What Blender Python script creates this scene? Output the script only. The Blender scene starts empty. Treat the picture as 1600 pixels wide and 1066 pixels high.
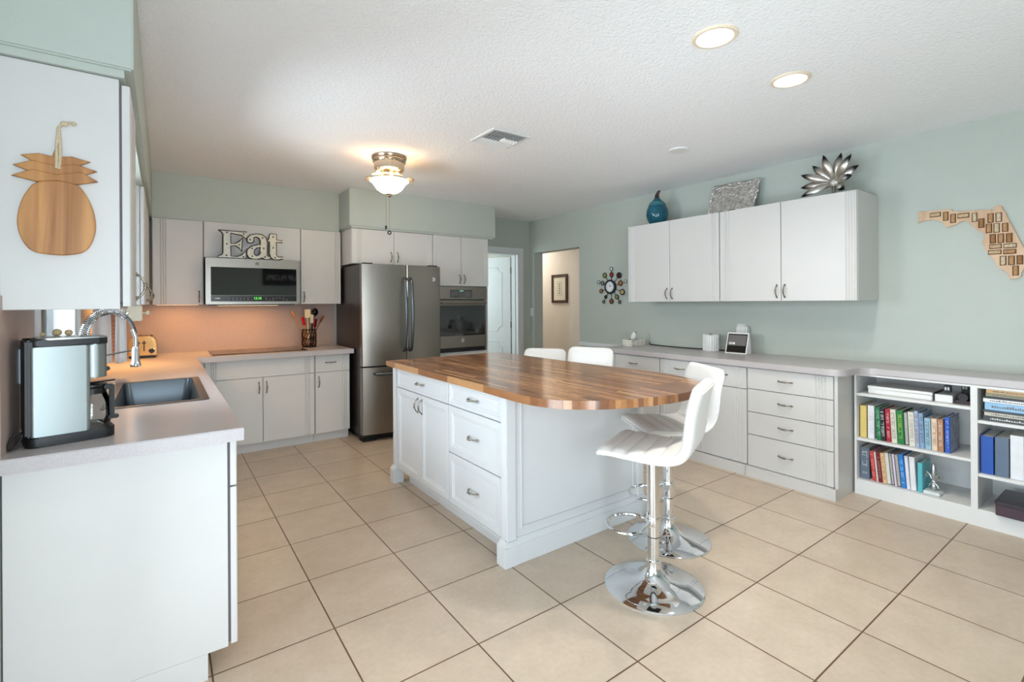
import bpy, bmesh, math, random
from mathutils import Vector, Matrix
C = bpy.context.scene.collection
S = bpy.context.scene
random.seed(7)
PI = math.pi

# ------------------------------------------------------------------ camera
HEAD, ROLL, FPX, HOR, CXP, EYE = 0.6251, -0.0058, 757.8, 473.4, 800.6, 1.37
cam_data = bpy.data.cameras.new('camera')
cam = bpy.data.objects.new('camera', cam_data)
C.objects.link(cam)
fw = Vector((math.sin(HEAD), math.cos(HEAD), 0))
r0 = Vector((math.cos(HEAD), -math.sin(HEAD), 0))
u0 = Vector((0, 0, 1))
rt = r0 * math.cos(ROLL) + u0 * math.sin(ROLL)
up = u0 * math.cos(ROLL) - r0 * math.sin(ROLL)
m = Matrix((rt, up, -fw)).transposed().to_4x4()
m.translation = (0, 0, EYE)
cam.matrix_world = m
cam_data.sensor_width = 36
cam_data.lens = 36 * FPX / 1600
cam_data.shift_x = (800 - CXP) / 1600
cam_data.shift_y = (HOR - 533) / 1600
cam_data.clip_start = 0.02
S.camera = cam

# ------------------------------------------------------------------ world, exposure
w = bpy.data.worlds.new('sky')
S.world = w
w.use_nodes = True
bg = w.node_tree.nodes['Background']
bg.inputs[0].default_value = (0.78, 0.90, 1.0, 1)
bg.inputs[1].default_value = 1.0
S.view_settings.view_transform = 'Standard'
S.view_settings.look = 'None'
S.view_settings.gamma = 1
S.view_settings.exposure = 0.05
try: S.view_settings.use_curve_mapping = False
except Exception: pass

def area(name, loc, aim, sx, sy, power, col, shape='RECTANGLE', spread=180):
    l = bpy.data.lights.new(name, 'AREA')
    l.shape = shape; l.size = sx; l.size_y = sy; l.energy = power; l.color = col
    l.spread = math.radians(spread)
    o = bpy.data.objects.new(name, l); C.objects.link(o)
    o.location = loc
    d = Vector(aim) - Vector(loc)
    o.rotation_euler = d.to_track_quat('-Z', 'Y').to_euler()
    return o
def point(name, loc, power, col, r=0.04):
    l = bpy.data.lights.new(name, 'POINT'); l.energy = power; l.color = col; l.shadow_soft_size = r
    o = bpy.data.objects.new(name, l); C.objects.link(o); o.location = loc
    return o

DAY = (0.76, 0.89, 1.0)
# daylight at the sink window; the two glass doors are guessed, added for light
area('added_patio_daylight', (-0.51, 0.58, 1.15), (4, 0.58, 1.15), 2.45, 2.0, 50, DAY)  # side daylight added at the guessed, unseen patio door
area('patio_up_fill', (-0.80, 0.58, 0.45), (0.9, 0.70, 2.1), 2.4, 0.8, 56, DAY)  # extra lamp aimed upward, added to brighten the ceiling
area('daylight_sink_window', (-0.72, 3.13, 1.6), (4, 3.13, 1.2), 1.0, 0.95, 54, DAY)
area('added_back_daylight', (0.17, -1.62, 1.12), (0.10, 4, 1.7), 0.98, 2.0, 96, DAY)  # lamp added behind the camera to brighten the left end panels
area('hall_fill', (4.92, 6.9, 2.5), (4.92, 6.9, 0), 0.5, 0.5, 16, (1.0, 0.94, 0.85))  # unseen fill light added for the hall wall, no fixture
area('next_room_fill', (2.3, 6.6, 1.7), (4.2, 6.0, 1.3), 1.0, 1.2, 26, (0.86, 0.97, 1.0))  # unseen fill light added for the door leaf, no window built

# ------------------------------------------------------------------ constants
XL, XR, YF, YB, ZC = -0.40, 4.40, 5.66, -1.50, 2.567
CT = 0.914            # left / far worktop height
CR = 0.90             # right worktop height

# ------------------------------------------------------------------ materials
def lin(c):
    return tuple(((x/255)/12.92 if x/255 <= 0.04045 else ((x/255+0.055)/1.055)**2.4) for x in c)
def new_mat(name):
    mt = bpy.data.materials.new(name); mt.use_nodes = True
    nt = mt.node_tree
    return mt, nt, nt.nodes['Principled BSDF']
def mat(name, rgb, rough=0.5, metal=0.0, bump=0.0, bscale=60.0, var=0.0, vscale=8.0, stretch=None, coat=0.0, ior=None, trans=0.0, aniso=0.0):
    mt, nt, b = new_mat(name)
    c = lin(rgb)
    b.inputs['Base Color'].default_value = (*c, 1)
    b.inputs['Roughness'].default_value = rough
    b.inputs['Metallic'].default_value = metal
    if coat: b.inputs['Coat Weight'].default_value = coat; b.inputs['Coat Roughness'].default_value = 0.12
    if ior: b.inputs['IOR'].default_value = ior
    if trans: b.inputs['Transmission Weight'].default_value = trans
    if aniso: b.inputs['Anisotropic'].default_value = aniso
    tc = nt.nodes.new('ShaderNodeTexCoord'); mp = nt.nodes.new('ShaderNodeMapping')
    nt.links.new(tc.outputs['Object'], mp.inputs[0])
    if stretch: mp.inputs['Scale'].default_value = stretch
    if bump:
        n = nt.nodes.new('ShaderNodeTexNoise'); n.inputs['Scale'].default_value = bscale; n.inputs['Detail'].default_value = 3
        nt.links.new(mp.outputs[0], n.inputs['Vector'])
        bp = nt.nodes.new('ShaderNodeBump'); bp.inputs['Strength'].default_value = bump; bp.inputs['Distance'].default_value = 0.01
        nt.links.new(n.outputs['Fac'], bp.inputs['Height']); nt.links.new(bp.outputs[0], b.inputs['Normal'])
    n = nt.nodes.new('ShaderNodeTexNoise'); n.inputs['Scale'].default_value = vscale; n.inputs['Detail'].default_value = 4
    nt.links.new(mp.outputs[0], n.inputs['Vector'])
    rp = nt.nodes.new('ShaderNodeValToRGB')
    v = max(var, 0.01)
    rp.color_ramp.elements[0].position = 0.3; rp.color_ramp.elements[1].position = 0.7
    rp.color_ramp.elements[0].color = (*[x*(1-v) for x in c], 1); rp.color_ramp.elements[1].color = (*[min(1, x*(1+v)) for x in c], 1)
    nt.links.new(n.outputs['Fac'], rp.inputs[0]); nt.links.new(rp.outputs[0], b.inputs['Base Color'])
    return mt
def emit(name, rgb, strength):
    mt, nt, b = new_mat(name)
    b.inputs['Base Color'].default_value = (*lin(rgb), 1)
    b.inputs['Emission Color'].default_value = (*lin(rgb), 1); b.inputs['Emission Strength'].default_value = strength
    return mt
def pane_mat(name, tint=(1, 1, 1), gloss=0.06):
    mt, nt, b = new_mat(name)
    nt.nodes.remove(b)
    t = nt.nodes.new('ShaderNodeBsdfTransparent'); t.inputs[0].default_value = (*tint, 1)
    g = nt.nodes.new('ShaderNodeBsdfGlossy'); g.inputs['Roughness'].default_value = 0.02
    f = nt.nodes.new('ShaderNodeFresnel'); f.inputs[0].default_value = 1.45
    mx = nt.nodes.new('ShaderNodeMixShader')
    nt.links.new(f.outputs[0], mx.inputs[0]); nt.links.new(t.outputs[0], mx.inputs[1]); nt.links.new(g.outputs[0], mx.inputs[2])
    nt.links.new(mx.outputs[0], nt.nodes['Material Output'].inputs[0])
    return mt

WALL = mat('sage_wall_paint', (187, 194, 186), 0.55, bump=0.12, bscale=220)
CEIL = mat('white_knockdown_ceiling', (248, 249, 250), 0.8, bump=0.55, bscale=75, var=0.02, vscale=70)
HALLW = mat('cream_hall_paint', (226, 219, 208), 0.6, bump=0.08, bscale=200)
NEXTW = mat('teal_next_room_paint', (120, 165, 150), 0.6)
CAB = mat('white_laminate_front', (212, 210, 207), 0.38)
CABI = mat('white_cabinet_inside', (228, 228, 226), 0.5)
GREY = mat('painted_gap_shade', (96, 90, 96), 0.7)  # shade put into the colour for gaps behind door fronts
ISL = mat('white_island_paint', (208, 209, 209), 0.35)
TRIM = mat('white_trim_paint', (228, 230, 230), 0.35)
SPLASH = mat('taupe_laminate_splash', (178, 158, 148), 0.42, var=0.10, vscale=260)
TOP = mat('taupe_laminate_top', (188, 181, 181), 0.30, var=0.09, vscale=260)
STEEL = mat('brushed_stainless', (148, 141, 132), 0.30, 1.0, bump=0.04, bscale=30, stretch=(60, 60, 0.6), aniso=0.4)
SINKST = mat('sink_stainless', (100, 107, 112), 0.34, 1.0)
NICKEL = mat('antique_nickel', (150, 143, 132), 0.28, 1.0, var=0.25, vscale=160)
CHROME = mat('polished_chrome', (226, 228, 230), 0.045, 1.0)
BLACK = mat('black_plastic', (15, 15, 17), 0.42)
BGLASS = mat('black_glass', (14, 15, 16), 0.04, ior=1.9)
DARKSIDE = mat('dark_fridge_side', (52, 44, 42), 0.32, 0.3)
LEATHER = mat('white_leatherette', (236, 234, 230), 0.32, bump=0.05, bscale=300)
GLASS = pane_mat('clear_glass')
WHITE = mat('white_plastic', (236, 236, 234), 0.35)
PAPER = mat('white_paper', (236, 234, 228), 0.8)
CREAM = mat('cream_plastic', (225, 214, 190), 0.4)

def tile_mat():
    mt, nt, b = new_mat('beige_floor_tile')
    tc = nt.nodes.new('ShaderNodeTexCoord'); mp = nt.nodes.new('ShaderNodeMapping')
    nt.links.new(tc.outputs['Object'], mp.inputs[0])
    T = 0.4398
    mp.inputs['Location'].default_value = (-(0.583 - 4*T), -(2.1039 - 12*T), 0)
    br = nt.nodes.new('ShaderNodeTexBrick'); br.offset = 0; br.squash = 1
    br.inputs['Scale'].default_value = 1; br.inputs['Mortar Size'].default_value = 0.0032
    br.inputs['Mortar Smooth'].default_value = 0.1; br.inputs['Bias'].default_value = 0
    br.inputs['Brick Width'].default_value = T; br.inputs['Row Height'].default_value = T
    br.inputs['Color1'].default_value = (*lin((205, 189, 170)), 1); br.inputs['Color2'].default_value = (*lin((198, 181, 162)), 1)
    br.inputs['Mortar'].default_value = (*lin((104, 74, 54)), 1)
    nt.links.new(mp.outputs[0], br.inputs['Vector'])
    n = nt.nodes.new('ShaderNodeTexNoise'); n.inputs['Scale'].default_value = 5.5; n.inputs['Detail'].default_value = 8; n.inputs['Roughness'].default_value = 0.65
    nt.links.new(tc.outputs['Object'], n.inputs['Vector'])
    n2 = nt.nodes.new('ShaderNodeTexNoise'); n2.inputs['Scale'].default_value = 45; n2.inputs['Detail'].default_value = 5
    nt.links.new(tc.outputs['Object'], n2.inputs['Vector'])
    ad = nt.nodes.new('ShaderNodeMath'); ad.operation = 'MULTIPLY_ADD'; ad.inputs[1].default_value = 0.45
    nt.links.new(n2.outputs['Fac'], ad.inputs[0]); nt.links.new(n.outputs['Fac'], ad.inputs[2])
    rp = nt.nodes.new('ShaderNodeValToRGB')
    rp.color_ramp.elements[0].position = 0.45; rp.color_ramp.elements[1].position = 1.0
    rp.color_ramp.elements[0].color = (0.86, 0.83, 0.79, 1); rp.color_ramp.elements[1].color = (1.08, 1.07, 1.06, 1)
    nt.links.new(ad.outputs[0], rp.inputs[0])
    mu = nt.nodes.new('ShaderNodeMix'); mu.data_type = 'RGBA'; mu.blend_type = 'MULTIPLY'; mu.inputs['Factor'].default_value = 1
    nt.links.new(br.outputs['Color'], mu.inputs['A']); nt.links.new(rp.outputs[0], mu.inputs['B'])
    nt.links.new(mu.outputs['Result'], b.inputs['Base Color'])
    b.inputs['Roughness'].default_value = 0.36
    bp = nt.nodes.new('ShaderNodeBump'); bp.inputs['Strength'].default_value = 0.35; bp.inputs['Distance'].default_value = 0.003; bp.invert = True
    nt.links.new(br.outputs['Fac'], bp.inputs['Height']); nt.links.new(bp.outputs[0], b.inputs['Normal'])
    return mt
TILE = tile_mat()

def butcher_mat():
    mt, nt, b = new_mat('butcher_block_wood')
    tc = nt.nodes.new('ShaderNodeTexCoord'); mp = nt.nodes.new('ShaderNodeMapping')
    mp.inputs['Rotation'].default_value = (0, 0, PI/2)
    nt.links.new(tc.outputs['Object'], mp.inputs[0])
    br = nt.nodes.new('ShaderNodeTexBrick'); br.offset = 0.37; br.offset_frequency = 3
    br.inputs['Scale'].default_value = 1; br.inputs['Mortar Size'].default_value = 0.0004
    br.inputs['Brick Width'].default_value = 0.41; br.inputs['Row Height'].default_value = 0.027
    br.inputs['Color1'].default_value = (0, 0, 0, 1); br.inputs['Color2'].default_value = (1, 1, 1, 1); br.inputs['Mortar'].default_value = (0.2, 0.2, 0.2, 1)
    nt.links.new(mp.outputs[0], br.inputs['Vector'])
    rp = nt.nodes.new('ShaderNodeValToRGB')
    e = rp.color_ramp.elements
    e[0].position = 0.0; e[0].color = (*lin((112, 74, 48)), 1)
    e[1].position = 1.0; e[1].color = (*lin((186, 142, 98)), 1)
    for p, c in ((0.25, (126, 84, 55)), (0.5, (146, 100, 66)), (0.75, (164, 117, 78))):
        x = e.new(p); x.color = (*lin(c), 1)
    nt.links.new(br.outputs['Color'], rp.inputs[0])
    m2 = nt.nodes.new('ShaderNodeMapping'); m2.inputs['Scale'].default_value = (60, 3, 20)
    nt.links.new(tc.outputs['Object'], m2.inputs[0])
    n = nt.nodes.new('ShaderNodeTexNoise'); n.inputs['Scale'].default_value = 2.2; n.inputs['Detail'].default_value = 6
    nt.links.new(m2.outputs[0], n.inputs['Vector'])
    r2 = nt.nodes.new('ShaderNodeValToRGB')
    r2.color_ramp.elements[0].color = (0.74, 0.72, 0.70, 1); r2.color_ramp.elements[1].color = (1.22, 1.2, 1.18, 1)
    nt.links.new(n.outputs['Fac'], r2.inputs[0])
    mu = nt.nodes.new('ShaderNodeMix'); mu.data_type = 'RGBA'; mu.blend_type = 'MULTIPLY'; mu.inputs['Factor'].default_value = 1
    nt.links.new(rp.outputs[0], mu.inputs['A']); nt.links.new(r2.outputs[0], mu.inputs['B'])
    nt.links.new(mu.outputs['Result'], b.inputs['Base Color'])
    b.inputs['Roughness'].default_value = 0.17
    return mt
BUTCH = butcher_mat()

def wood_mat(name, a, c, scale=14, axis=(1, 1, 0.12), rough=0.45):
    mt, nt, b = new_mat(name)
    tc = nt.nodes.new('ShaderNodeTexCoord'); mp = nt.nodes.new('ShaderNodeMapping'); mp.inputs['Scale'].default_value = axis
    nt.links.new(tc.outputs['Object'], mp.inputs[0])
    n = nt.nodes.new('ShaderNodeTexNoise'); n.inputs['Scale'].default_value = scale; n.inputs['Detail'].default_value = 7; n.inputs['Distortion'].default_value = 0.6
    nt.links.new(mp.outputs[0], n.inputs['Vector'])
    rp = nt.nodes.new('ShaderNodeValToRGB')
    rp.color_ramp.elements[0].position = 0.32; rp.color_ramp.elements[1].position = 0.68
    rp.color_ramp.elements[0].color = (*lin(a), 1); rp.color_ramp.elements[1].color = (*lin(c), 1)
    nt.links.new(n.outputs['Fac'], rp.inputs[0]); nt.links.new(rp.outputs[0], b.inputs['Base Color'])
    b.inputs['Roughness'].default_value = rough
    return mt
ACACIA = wood_mat('acacia_wood', (142, 88, 42), (200, 144, 84), 24, (1, 0.07, 1))
PLY = wood_mat('birch_plywood', (196, 158, 124), (220, 186, 152), 12, (1, 0.2, 1))
DARKWOOD = wood_mat('dark_walnut', (52, 36, 28), (92, 66, 48), 30)

# ------------------------------------------------------------------ mesh helpers
def BM(): return bmesh.new()
def box(bm, x0, x1, y0, y1, z0, z1, bev=0.0, seg=2):
    r = bmesh.ops.create_cube(bm, size=1)
    vs = r['verts']
    for v in vs:
        v.co = Vector((x0 + (v.co.x+0.5)*(x1-x0), y0 + (v.co.y+0.5)*(y1-y0), z0 + (v.co.z+0.5)*(z1-z0)))
    if bev:
        es = list({e for v in vs for e in v.link_edges})
        bmesh.ops.bevel(bm, geom=es, offset=bev, segments=seg, affect='EDGES', clamp_overlap=True)
    return bm
def prism(bm, pts, a, b, axis='z', bev=0.0):
    """extrude a closed polygon; axis z: pts=(x,y); y: pts=(x,z); x: pts=(y,z)"""
    def P(p, t):
        return {'z': (p[0], p[1], t), 'y': (p[0], t, p[1]), 'x': (t, p[0], p[1])}[axis]
    v0 = [bm.verts.new(P(p, a)) for p in pts]; v1 = [bm.verts.new(P(p, b)) for p in pts]
    n = len(pts)
    f0 = bm.faces.new(v0); f1 = bm.faces.new(v1[::-1])
    sides = [bm.faces.new((v0[i], v1[i], v1[(i+1) % n], v0[(i+1) % n])) for i in range(n)]
    if bev:
        es = [e for f in (f0, f1) for e in f.edges]
        bmesh.ops.bevel(bm, geom=es, offset=bev, segments=2, affect='EDGES', clamp_overlap=True)
    return bm
def lathe(bm, prof, seg=32, c=(0, 0, 0), cap=True):
    rings = []
    for r, z in prof:
        rings.append([bm.verts.new((c[0]+r*math.cos(2*PI*i/seg), c[1]+r*math.sin(2*PI*i/seg), c[2]+z)) for i in range(seg)])
    for a, b in zip(rings, rings[1:]):
        for i in range(seg):
            bm.faces.new((a[i], a[(i+1) % seg], b[(i+1) % seg], b[i]))
    if cap:
        bm.faces.new(rings[0][::-1]); bm.faces.new(rings[-1])
    return bm
def tube(bm, pts, r, seg=10, closed=False, rads=None, cap=True):
    pts = [Vector(p) for p in pts]; n = len(pts); rings = []; prev = None
    for i, p in enumerate(pts):
        if closed: t = pts[(i+1) % n] - pts[i-1]
        else: t = pts[min(i+1, n-1)] - pts[max(i-1, 0)]
        if t.length < 1e-9: t = Vector((0, 0, 1))
        t.normalize()
        if prev is None:
            a = Vector((0, 0, 1)) if abs(t.z) < 0.9 else Vector((1, 0, 0))
            nn = t.cross(a).normalized()
        else:
            nn = (prev - t*prev.dot(t))
            nn = nn.normalized() if nn.length > 1e-6 else prev
        prev = nn; bb = t.cross(nn)
        rr = rads[i] if rads else r
        rings.append([bm.verts.new(p + (nn*math.cos(2*PI*k/seg) + bb*math.sin(2*PI*k/seg))*rr) for k in range(seg)])
    rg = list(zip(rings, rings[1:])) + ([(rings[-1], rings[0])] if closed else [])
    for a, b in rg:
        for k in range(seg):
            bm.faces.new((a[k], a[(k+1) % seg], b[(k+1) % seg], b[k]))
    if cap and not closed:
        bm.faces.new(rings[0][::-1]); bm.faces.new(rings[-1])
    return bm
def cyl(bm, p0, p1, r, seg=20, r1=None):
    return tube(bm, [p0, p1], r, seg, rads=[r, r if r1 is None else r1])
def ball(bm, c, r, sc=(1, 1, 1), u=16, v=10):
    mt = Matrix.Translation(c) @ Matrix.Diagonal((r*sc[0], r*sc[1], r*sc[2], 1))
    bmesh.ops.create_uvsphere(bm, u_segments=u, v_segments=v, radius=1, matrix=mt)
    return bm
def mat_of(o):
    return Matrix.Translation(o.location) @ o.rotation_euler.to_matrix().to_4x4()
def world_of(o):
    mt = mat_of(o)
    while o.parent: o = o.parent; mt = mat_of(o) @ mt
    return mt
def obj(name, bm, mt, parent=None, world=False, sharp=32, smooth=True):
    bmesh.ops.recalc_face_normals(bm, faces=bm.faces)
    if parent and world: bm.transform(world_of(parent).inverted())
    if smooth:
        for f in bm.faces: f.smooth = True
        cs = math.radians(sharp)
        for e in bm.edges:
            if len(e.link_faces) == 2:
                e.smooth = e.calc_face_angle(0) < cs
    me = bpy.data.meshes.new(name); bm.to_mesh(me); bm.free()
    for x in (mt if isinstance(mt, (list, tuple)) else [mt]): me.materials.append(x)
    o = bpy.data.objects.new(name, me); C.objects.link(o)
    if parent: o.parent = parent
    return o
def mobj(name, me, mt, parent=None, loc=(0, 0, 0), rot=(0, 0, 0)):
    o = bpy.data.objects.new(name, me); C.objects.link(o)
    if mt is not None and not me.materials: me.materials.append(mt)
    o.location = loc; o.rotation_euler = rot
    if parent: o.parent = parent
    return o
def thing(name, label, cat, loc=(0, 0, 0), rotz=0.0, group=None):
    o = bpy.data.objects.new(name, None); C.objects.link(o)
    o.empty_display_size = 0.1
    o.location = loc; o.rotation_euler = (0, 0, rotz)
    return tag(o, label, cat, group)
def tag(o, label, cat, group=None):
    o['label'] = label; o['category'] = cat
    if group: o['group'] = group
    return o
def struct(name, bm, mt, label=None, parent=None, **k):
    o = obj(name, bm, mt, parent, **k)
    if not parent: o['kind'] = 'structure'
    if label: o['label'] = label
    return o
def curve_mesh(name, polys, depth, bevel=0.0):
    """filled 2D outlines (with holes) in XY extruded along Z, as mesh data"""
    cu = bpy.data.curves.new(name, 'CURVE'); cu.dimensions = '2D'; cu.fill_mode = 'BOTH'
    cu.extrude = depth/2; cu.bevel_depth = bevel; cu.bevel_resolution = 1
    for p in polys:
        sp = cu.splines.new('POLY'); sp.points.add(len(p)-1); sp.use_cyclic_u = True
        for i, q in enumerate(p): sp.points[i].co = (q[0], q[1], 0, 1)
    o = bpy.data.objects.new(name, cu)
    me = bpy.data.meshes.new_from_object(o)
    bpy.data.objects.remove(o); bpy.data.curves.remove(cu)
    me.name = name
    return me
def text_mesh(name, body, size, depth=0.001, spacing=1.0):
    cu = bpy.data.curves.new(name, 'FONT'); cu.body = body; cu.size = size; cu.extrude = depth/2
    cu.align_x = 'CENTER'; cu.align_y = 'CENTER'; cu.space_character = spacing
    o = bpy.data.objects.new(name, cu)
    me = bpy.data.meshes.new_from_object(o)
    bpy.data.objects.remove(o); bpy.data.curves.remove(cu)
    me.name = name
    return me
def smooth_closed(pts, n=2):
    for _ in range(n):
        q = []
        for i in range(len(pts)):
            a, b = pts[i], pts[(i+1) % len(pts)]
            q.append(tuple(0.75*a[k]+0.25*b[k] for k in range(len(a)))); q.append(tuple(0.25*a[k]+0.75*b[k] for k in range(len(a))))
        pts = q
    return pts

# ------------------------------------------------------------------ cabinet fittings (local: x along front, -y outward, z up)
def make_handle_mesh():
    bm = BM(); L = 0.095
    pts, rads = [], []
    for i in range(17):
        t = i/16
        pts.append((0, -0.004 - 0.026*math.sin(PI*t)**0.7, (t-0.5)*L))
        rads.append(0.0042 + 0.0022*math.exp(-((t-0.5)/0.13)**2))
    tube(bm, pts, 0.004, 8, rads=rads)
    for z in (-L/2, L/2): ball(bm, (0, -0.003, z), 0.0075, (1, 0.6, 1.2), 10, 6)
    for z in (-0.012, 0, 0.012): ball(bm, (0, -0.03, z), 0.0078, (1, 1, 0.45), 10, 6)
    for f in bm.faces: f.smooth = True
    me = bpy.data.meshes.new('handle'); bm.to_mesh(me); bm.free(); me.materials.append(NICKEL)
    return me
HANDLE = make_handle_mesh()
def handle(parent, x, y, z, horiz=False, name='handle'):
    return mobj(name, HANDLE, None, parent, (x, y, z), (0, PI/2 if horiz else 0, 0))
def grooved_front(name, parent, x, z, wd, h, y, t=0.02, grooves=(), mt=None):
    """slab front whose face (at y-t) carries vertical V grooves at the given x offsets"""
    bm = BM(); gw, gd, r = 0.0055, 0.006, 0.005
    yf = y - t
    prof = [(x, y), (x, yf+r), (x+r*0.3, yf+r*0.3), (x+r, yf)]
    for g in sorted(grooves):
        prof += [(x+g-gw, yf), (x+g, yf+gd), (x+g+gw, yf)]
    prof += [(x+wd-r, yf), (x+wd-r*0.3, yf+r*0.3), (x+wd, yf+r), (x+wd, y)]
    prism(bm, prof, z, z+h, 'z')
    return obj(name, bm, mt or CAB, parent, sharp=20)
GL = (0.045, 0.062, 0.079)     # groove offsets from an edge
def gl(wd, side, off=0.045):
    g = [off, off+0.018, off+0.036]
    return g if side == 'L' else [wd - q for q in g]
def panel_front(name, parent, x, z, wd, h, y, t=0.022, fr=0.05, mt=None):
    """frame-and-panel front with a moulded recess"""
    bm = BM()
    box(bm, x, x+wd, y-t, y, z, z+h, 0.002, 1)
    bm.faces.ensure_lookup_table()
    f = max((f for f in bm.faces if f.normal.y < -0.9), key=lambda f: f.calc_area())
    for th, dp in ((fr, 0), (0.006, -0.005), (0.012, 0.0), (0.006, -0.004)):
        bmesh.ops.inset_region(bm, faces=[f], thickness=th, depth=0)
        if dp:
            for v in f.verts: v.co.y -= dp
    return obj(name, bm, mt or ISL, parent, sharp=15)

# ================================================================== ROOM
bm = BM(); box(bm, XL-0.2, 7.2, YB-0.2, 9.0, -0.08, 0.0)
struct('floor', bm, TILE)
bm = BM(); box(bm, XL-0.2, 7.2, YB-0.2, 9.0, ZC, ZC+0.08)
struct('ceiling', bm, CEIL)
# left wall with a guessed patio-door opening (unseen, added for daylight) and sink window
W1 = (2.60, 3.68, 1.07, 2.10)
D1 = (-0.70, 1.86, 0.03, 2.15)
bm = BM(); xa, xb = XL-0.14, XL
for y0, y1, z0, z1 in ((YB-0.2, D1[0], 0, ZC), (D1[0], D1[1], D1[3], ZC), (D1[0], D1[1], 0, D1[2]), (D1[1], W1[0], 0, ZC),
                       (W1[0], W1[1], 0, W1[2]), (W1[0], W1[1], W1[3], ZC), (W1[1], YF+0.14, 0, ZC)):
    box(bm, xa, xb, y0, y1, z0, z1)
struct('wall_left', bm, WALL)
# far wall with a door opening near the right corner
DX0, DX1, DZ = 3.40, 4.20, 2.085
bm = BM()
for x0, x1, z0, z1 in ((XL-0.14, DX0, 0, ZC), (DX0, DX1, DZ, ZC), (DX1, XR, 0, ZC)):
    box(bm, x0, x1, YF, YF+0.14, z0, z1)
struct('wall_far', bm, WALL)
# right wall with an open doorway into the hall
OY0, OY1, OZ = 4.605, 5.557, 2.095
bm = BM()
for y0, y1, z0, z1 in ((YB-0.2, OY0, 0, ZC), (OY0, OY1, OZ, ZC), (OY1, YF+0.14, 0, ZC)):
    box(bm, XR, XR+0.165, y0, y1, z0, z1)
struct('wall_right', bm, WALL)
# back wall behind the camera, unseen glass door opening added for daylight
B1 = (-0.36, 0.70, 0.03, 2.15)
bm = BM()
for x0, x1, z0, z1 in ((XL-0.14, B1[0], 0, ZC), (B1[0], B1[1], B1[3], ZC), (B1[0], B1[1], 0, B1[2]), (B1[1], XR+0.165, 0, ZC)):
    box(bm, x0, x1, YB-0.14, YB, z0, z1)
struct('wall_back', bm, WALL)
# hall behind the right wall, room behind the far wall
bm = BM(); box(bm, 5.45, 5.55, 3.0, 9.0, 0, ZC)
struct('wall_hall', bm, HALLW)
bm = BM(); box(bm, XR+0.165, 5.45, 3.0, 3.1, 0, ZC); box(bm, 4.45, 5.45, 8.9, 9.0, 0, ZC); box(bm, 4.40, 4.47, YF+0.14, 8.9, 0, ZC)
struct('wall_hall_end', bm, HALLW)
bm = BM(); box(bm, 1.8, 4.40, 7.6, 7.7, 0, ZC); box(bm, 1.7, 1.8, YF+0.14, 7.7, 0, ZC)
struct('wall_next_room', bm, NEXTW)

# soffits above the wall cabinets
bm = BM(); box(bm, XL, -0.075, 2.06, YF, 2.155, ZC, 0.006); box(bm, XL, -0.10, 2.075, YF, 2.130, 2.155)
struct('trim_1', bm, WALL, 'sage soffit over the left cabinets')
bm = BM(); box(bm, -0.075, 1.565, 5.385, YF, 2.152, ZC, 0.004); box(bm, 1.565, 3.37, 5.02, YF, 2.178, ZC, 0.006); box(bm, 1.585, 3.33, 5.035, YF, 2.160, 2.178)
struct('trim_2', bm, WALL, 'sage soffit over the far cabinets')
# laminate backsplashes
bm = BM(); box(bm, XL, 1.585, YF-0.008, YF, CT, 1.40)
struct('trim_3', bm, SPLASH, 'taupe laminate backsplash on the far wall')
bm = BM()
for y0, y1, z0, z1 in ((2.06, W1[0]-0.03, CT, 1.40), (W1[0]-0.03, W1[1]+0.03, CT, W1[2]-0.05), (W1[1]+0.03, YF-0.008, CT, 1.40)):
    box(bm, XL, XL+0.008, y0, y1, z0, z1)
struct('trim_4', bm, SPLASH, 'taupe laminate backsplash beside the window')
# chair rail on right wall, baseboards
bm = BM(); box(bm, XR-0.018, XR, 3.62, OY0, 0.815, 0.862, 0.004)
struct('trim_5', bm, TRIM, 'white chair rail beside the doorway')
bm = BM(); box(bm, XR-0.012, XR, 3.62, OY0, 0, 0.10, 0.004); box(bm, XR-0.012, XR, OY1, YF, 0, 0.10, 0.004); box(bm, XR-0.012, XR, YB, 0.0, 0, 0.10, 0.004)
struct('baseboard_right', bm, TRIM)
bm = BM(); box(bm, 5.438, 5.45, 3.1, 8.9, 0, 0.10, 0.004)
struct('baseboard_hall', bm, TRIM)

def glazed(name, label, axis, p0, a0, a1, z0, z1, mull=0, fw_=0.05, dp=0.09, casing=True):
    """window or glass door in an x- or y- aligned wall, frame + panes"""
    def B(bm, a, b, c, d, o0, o1, bev=0.003):
        if axis == 'x': box(bm, p0+o0, p0+o1, a, b, c, d, bev)
        else: box(bm, a, b, p0+o0, p0+o1, c, d, bev)
    bm = BM(); o0, o1 = -dp, 0.004
    B(bm, a0, a0+fw_, z0, z1, o0, o1); B(bm, a1-fw_, a1, z0, z1, o0, o1)
    B(bm, a0+fw_, a1-fw_, z0, z0+fw_, o0, o1); B(bm, a0+fw_, a1-fw_, z1-fw_, z1, o0, o1)
    n = mull+1
    for i in range(1, n):
        q = a0 + (a1-a0)*i/n
        B(bm, q-0.03, q+0.03, z0+fw_, z1-fw_, o0, -0.03)
    fr = struct(name, bm, TRIM, label)
    bm = BM(); B(bm, a0+fw_, a1-fw_, z0+fw_, z1-fw_, -0.062, -0.056, 0)
    obj('pane', bm, GLASS, fr)
    return fr
win = glazed('window_1', 'white framed window over the sink', 'x', XL, W1[0], W1[1], W1[2], W1[3], 0, 0.045)
bm = BM()
for y0, y1, z0, z1 in ((W1[0]-0.055, W1[0], W1[2]-0.05, W1[3]+0.06), (W1[1], W1[1]+0.055, W1[2]-0.05, W1[3]+0.06), (W1[0], W1[1], W1[3], W1[3]+0.06)):
    box(bm, XL, XL+0.018, y0, y1, z0, z1, 0.003)
obj('casing', bm, TRIM, win)
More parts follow.
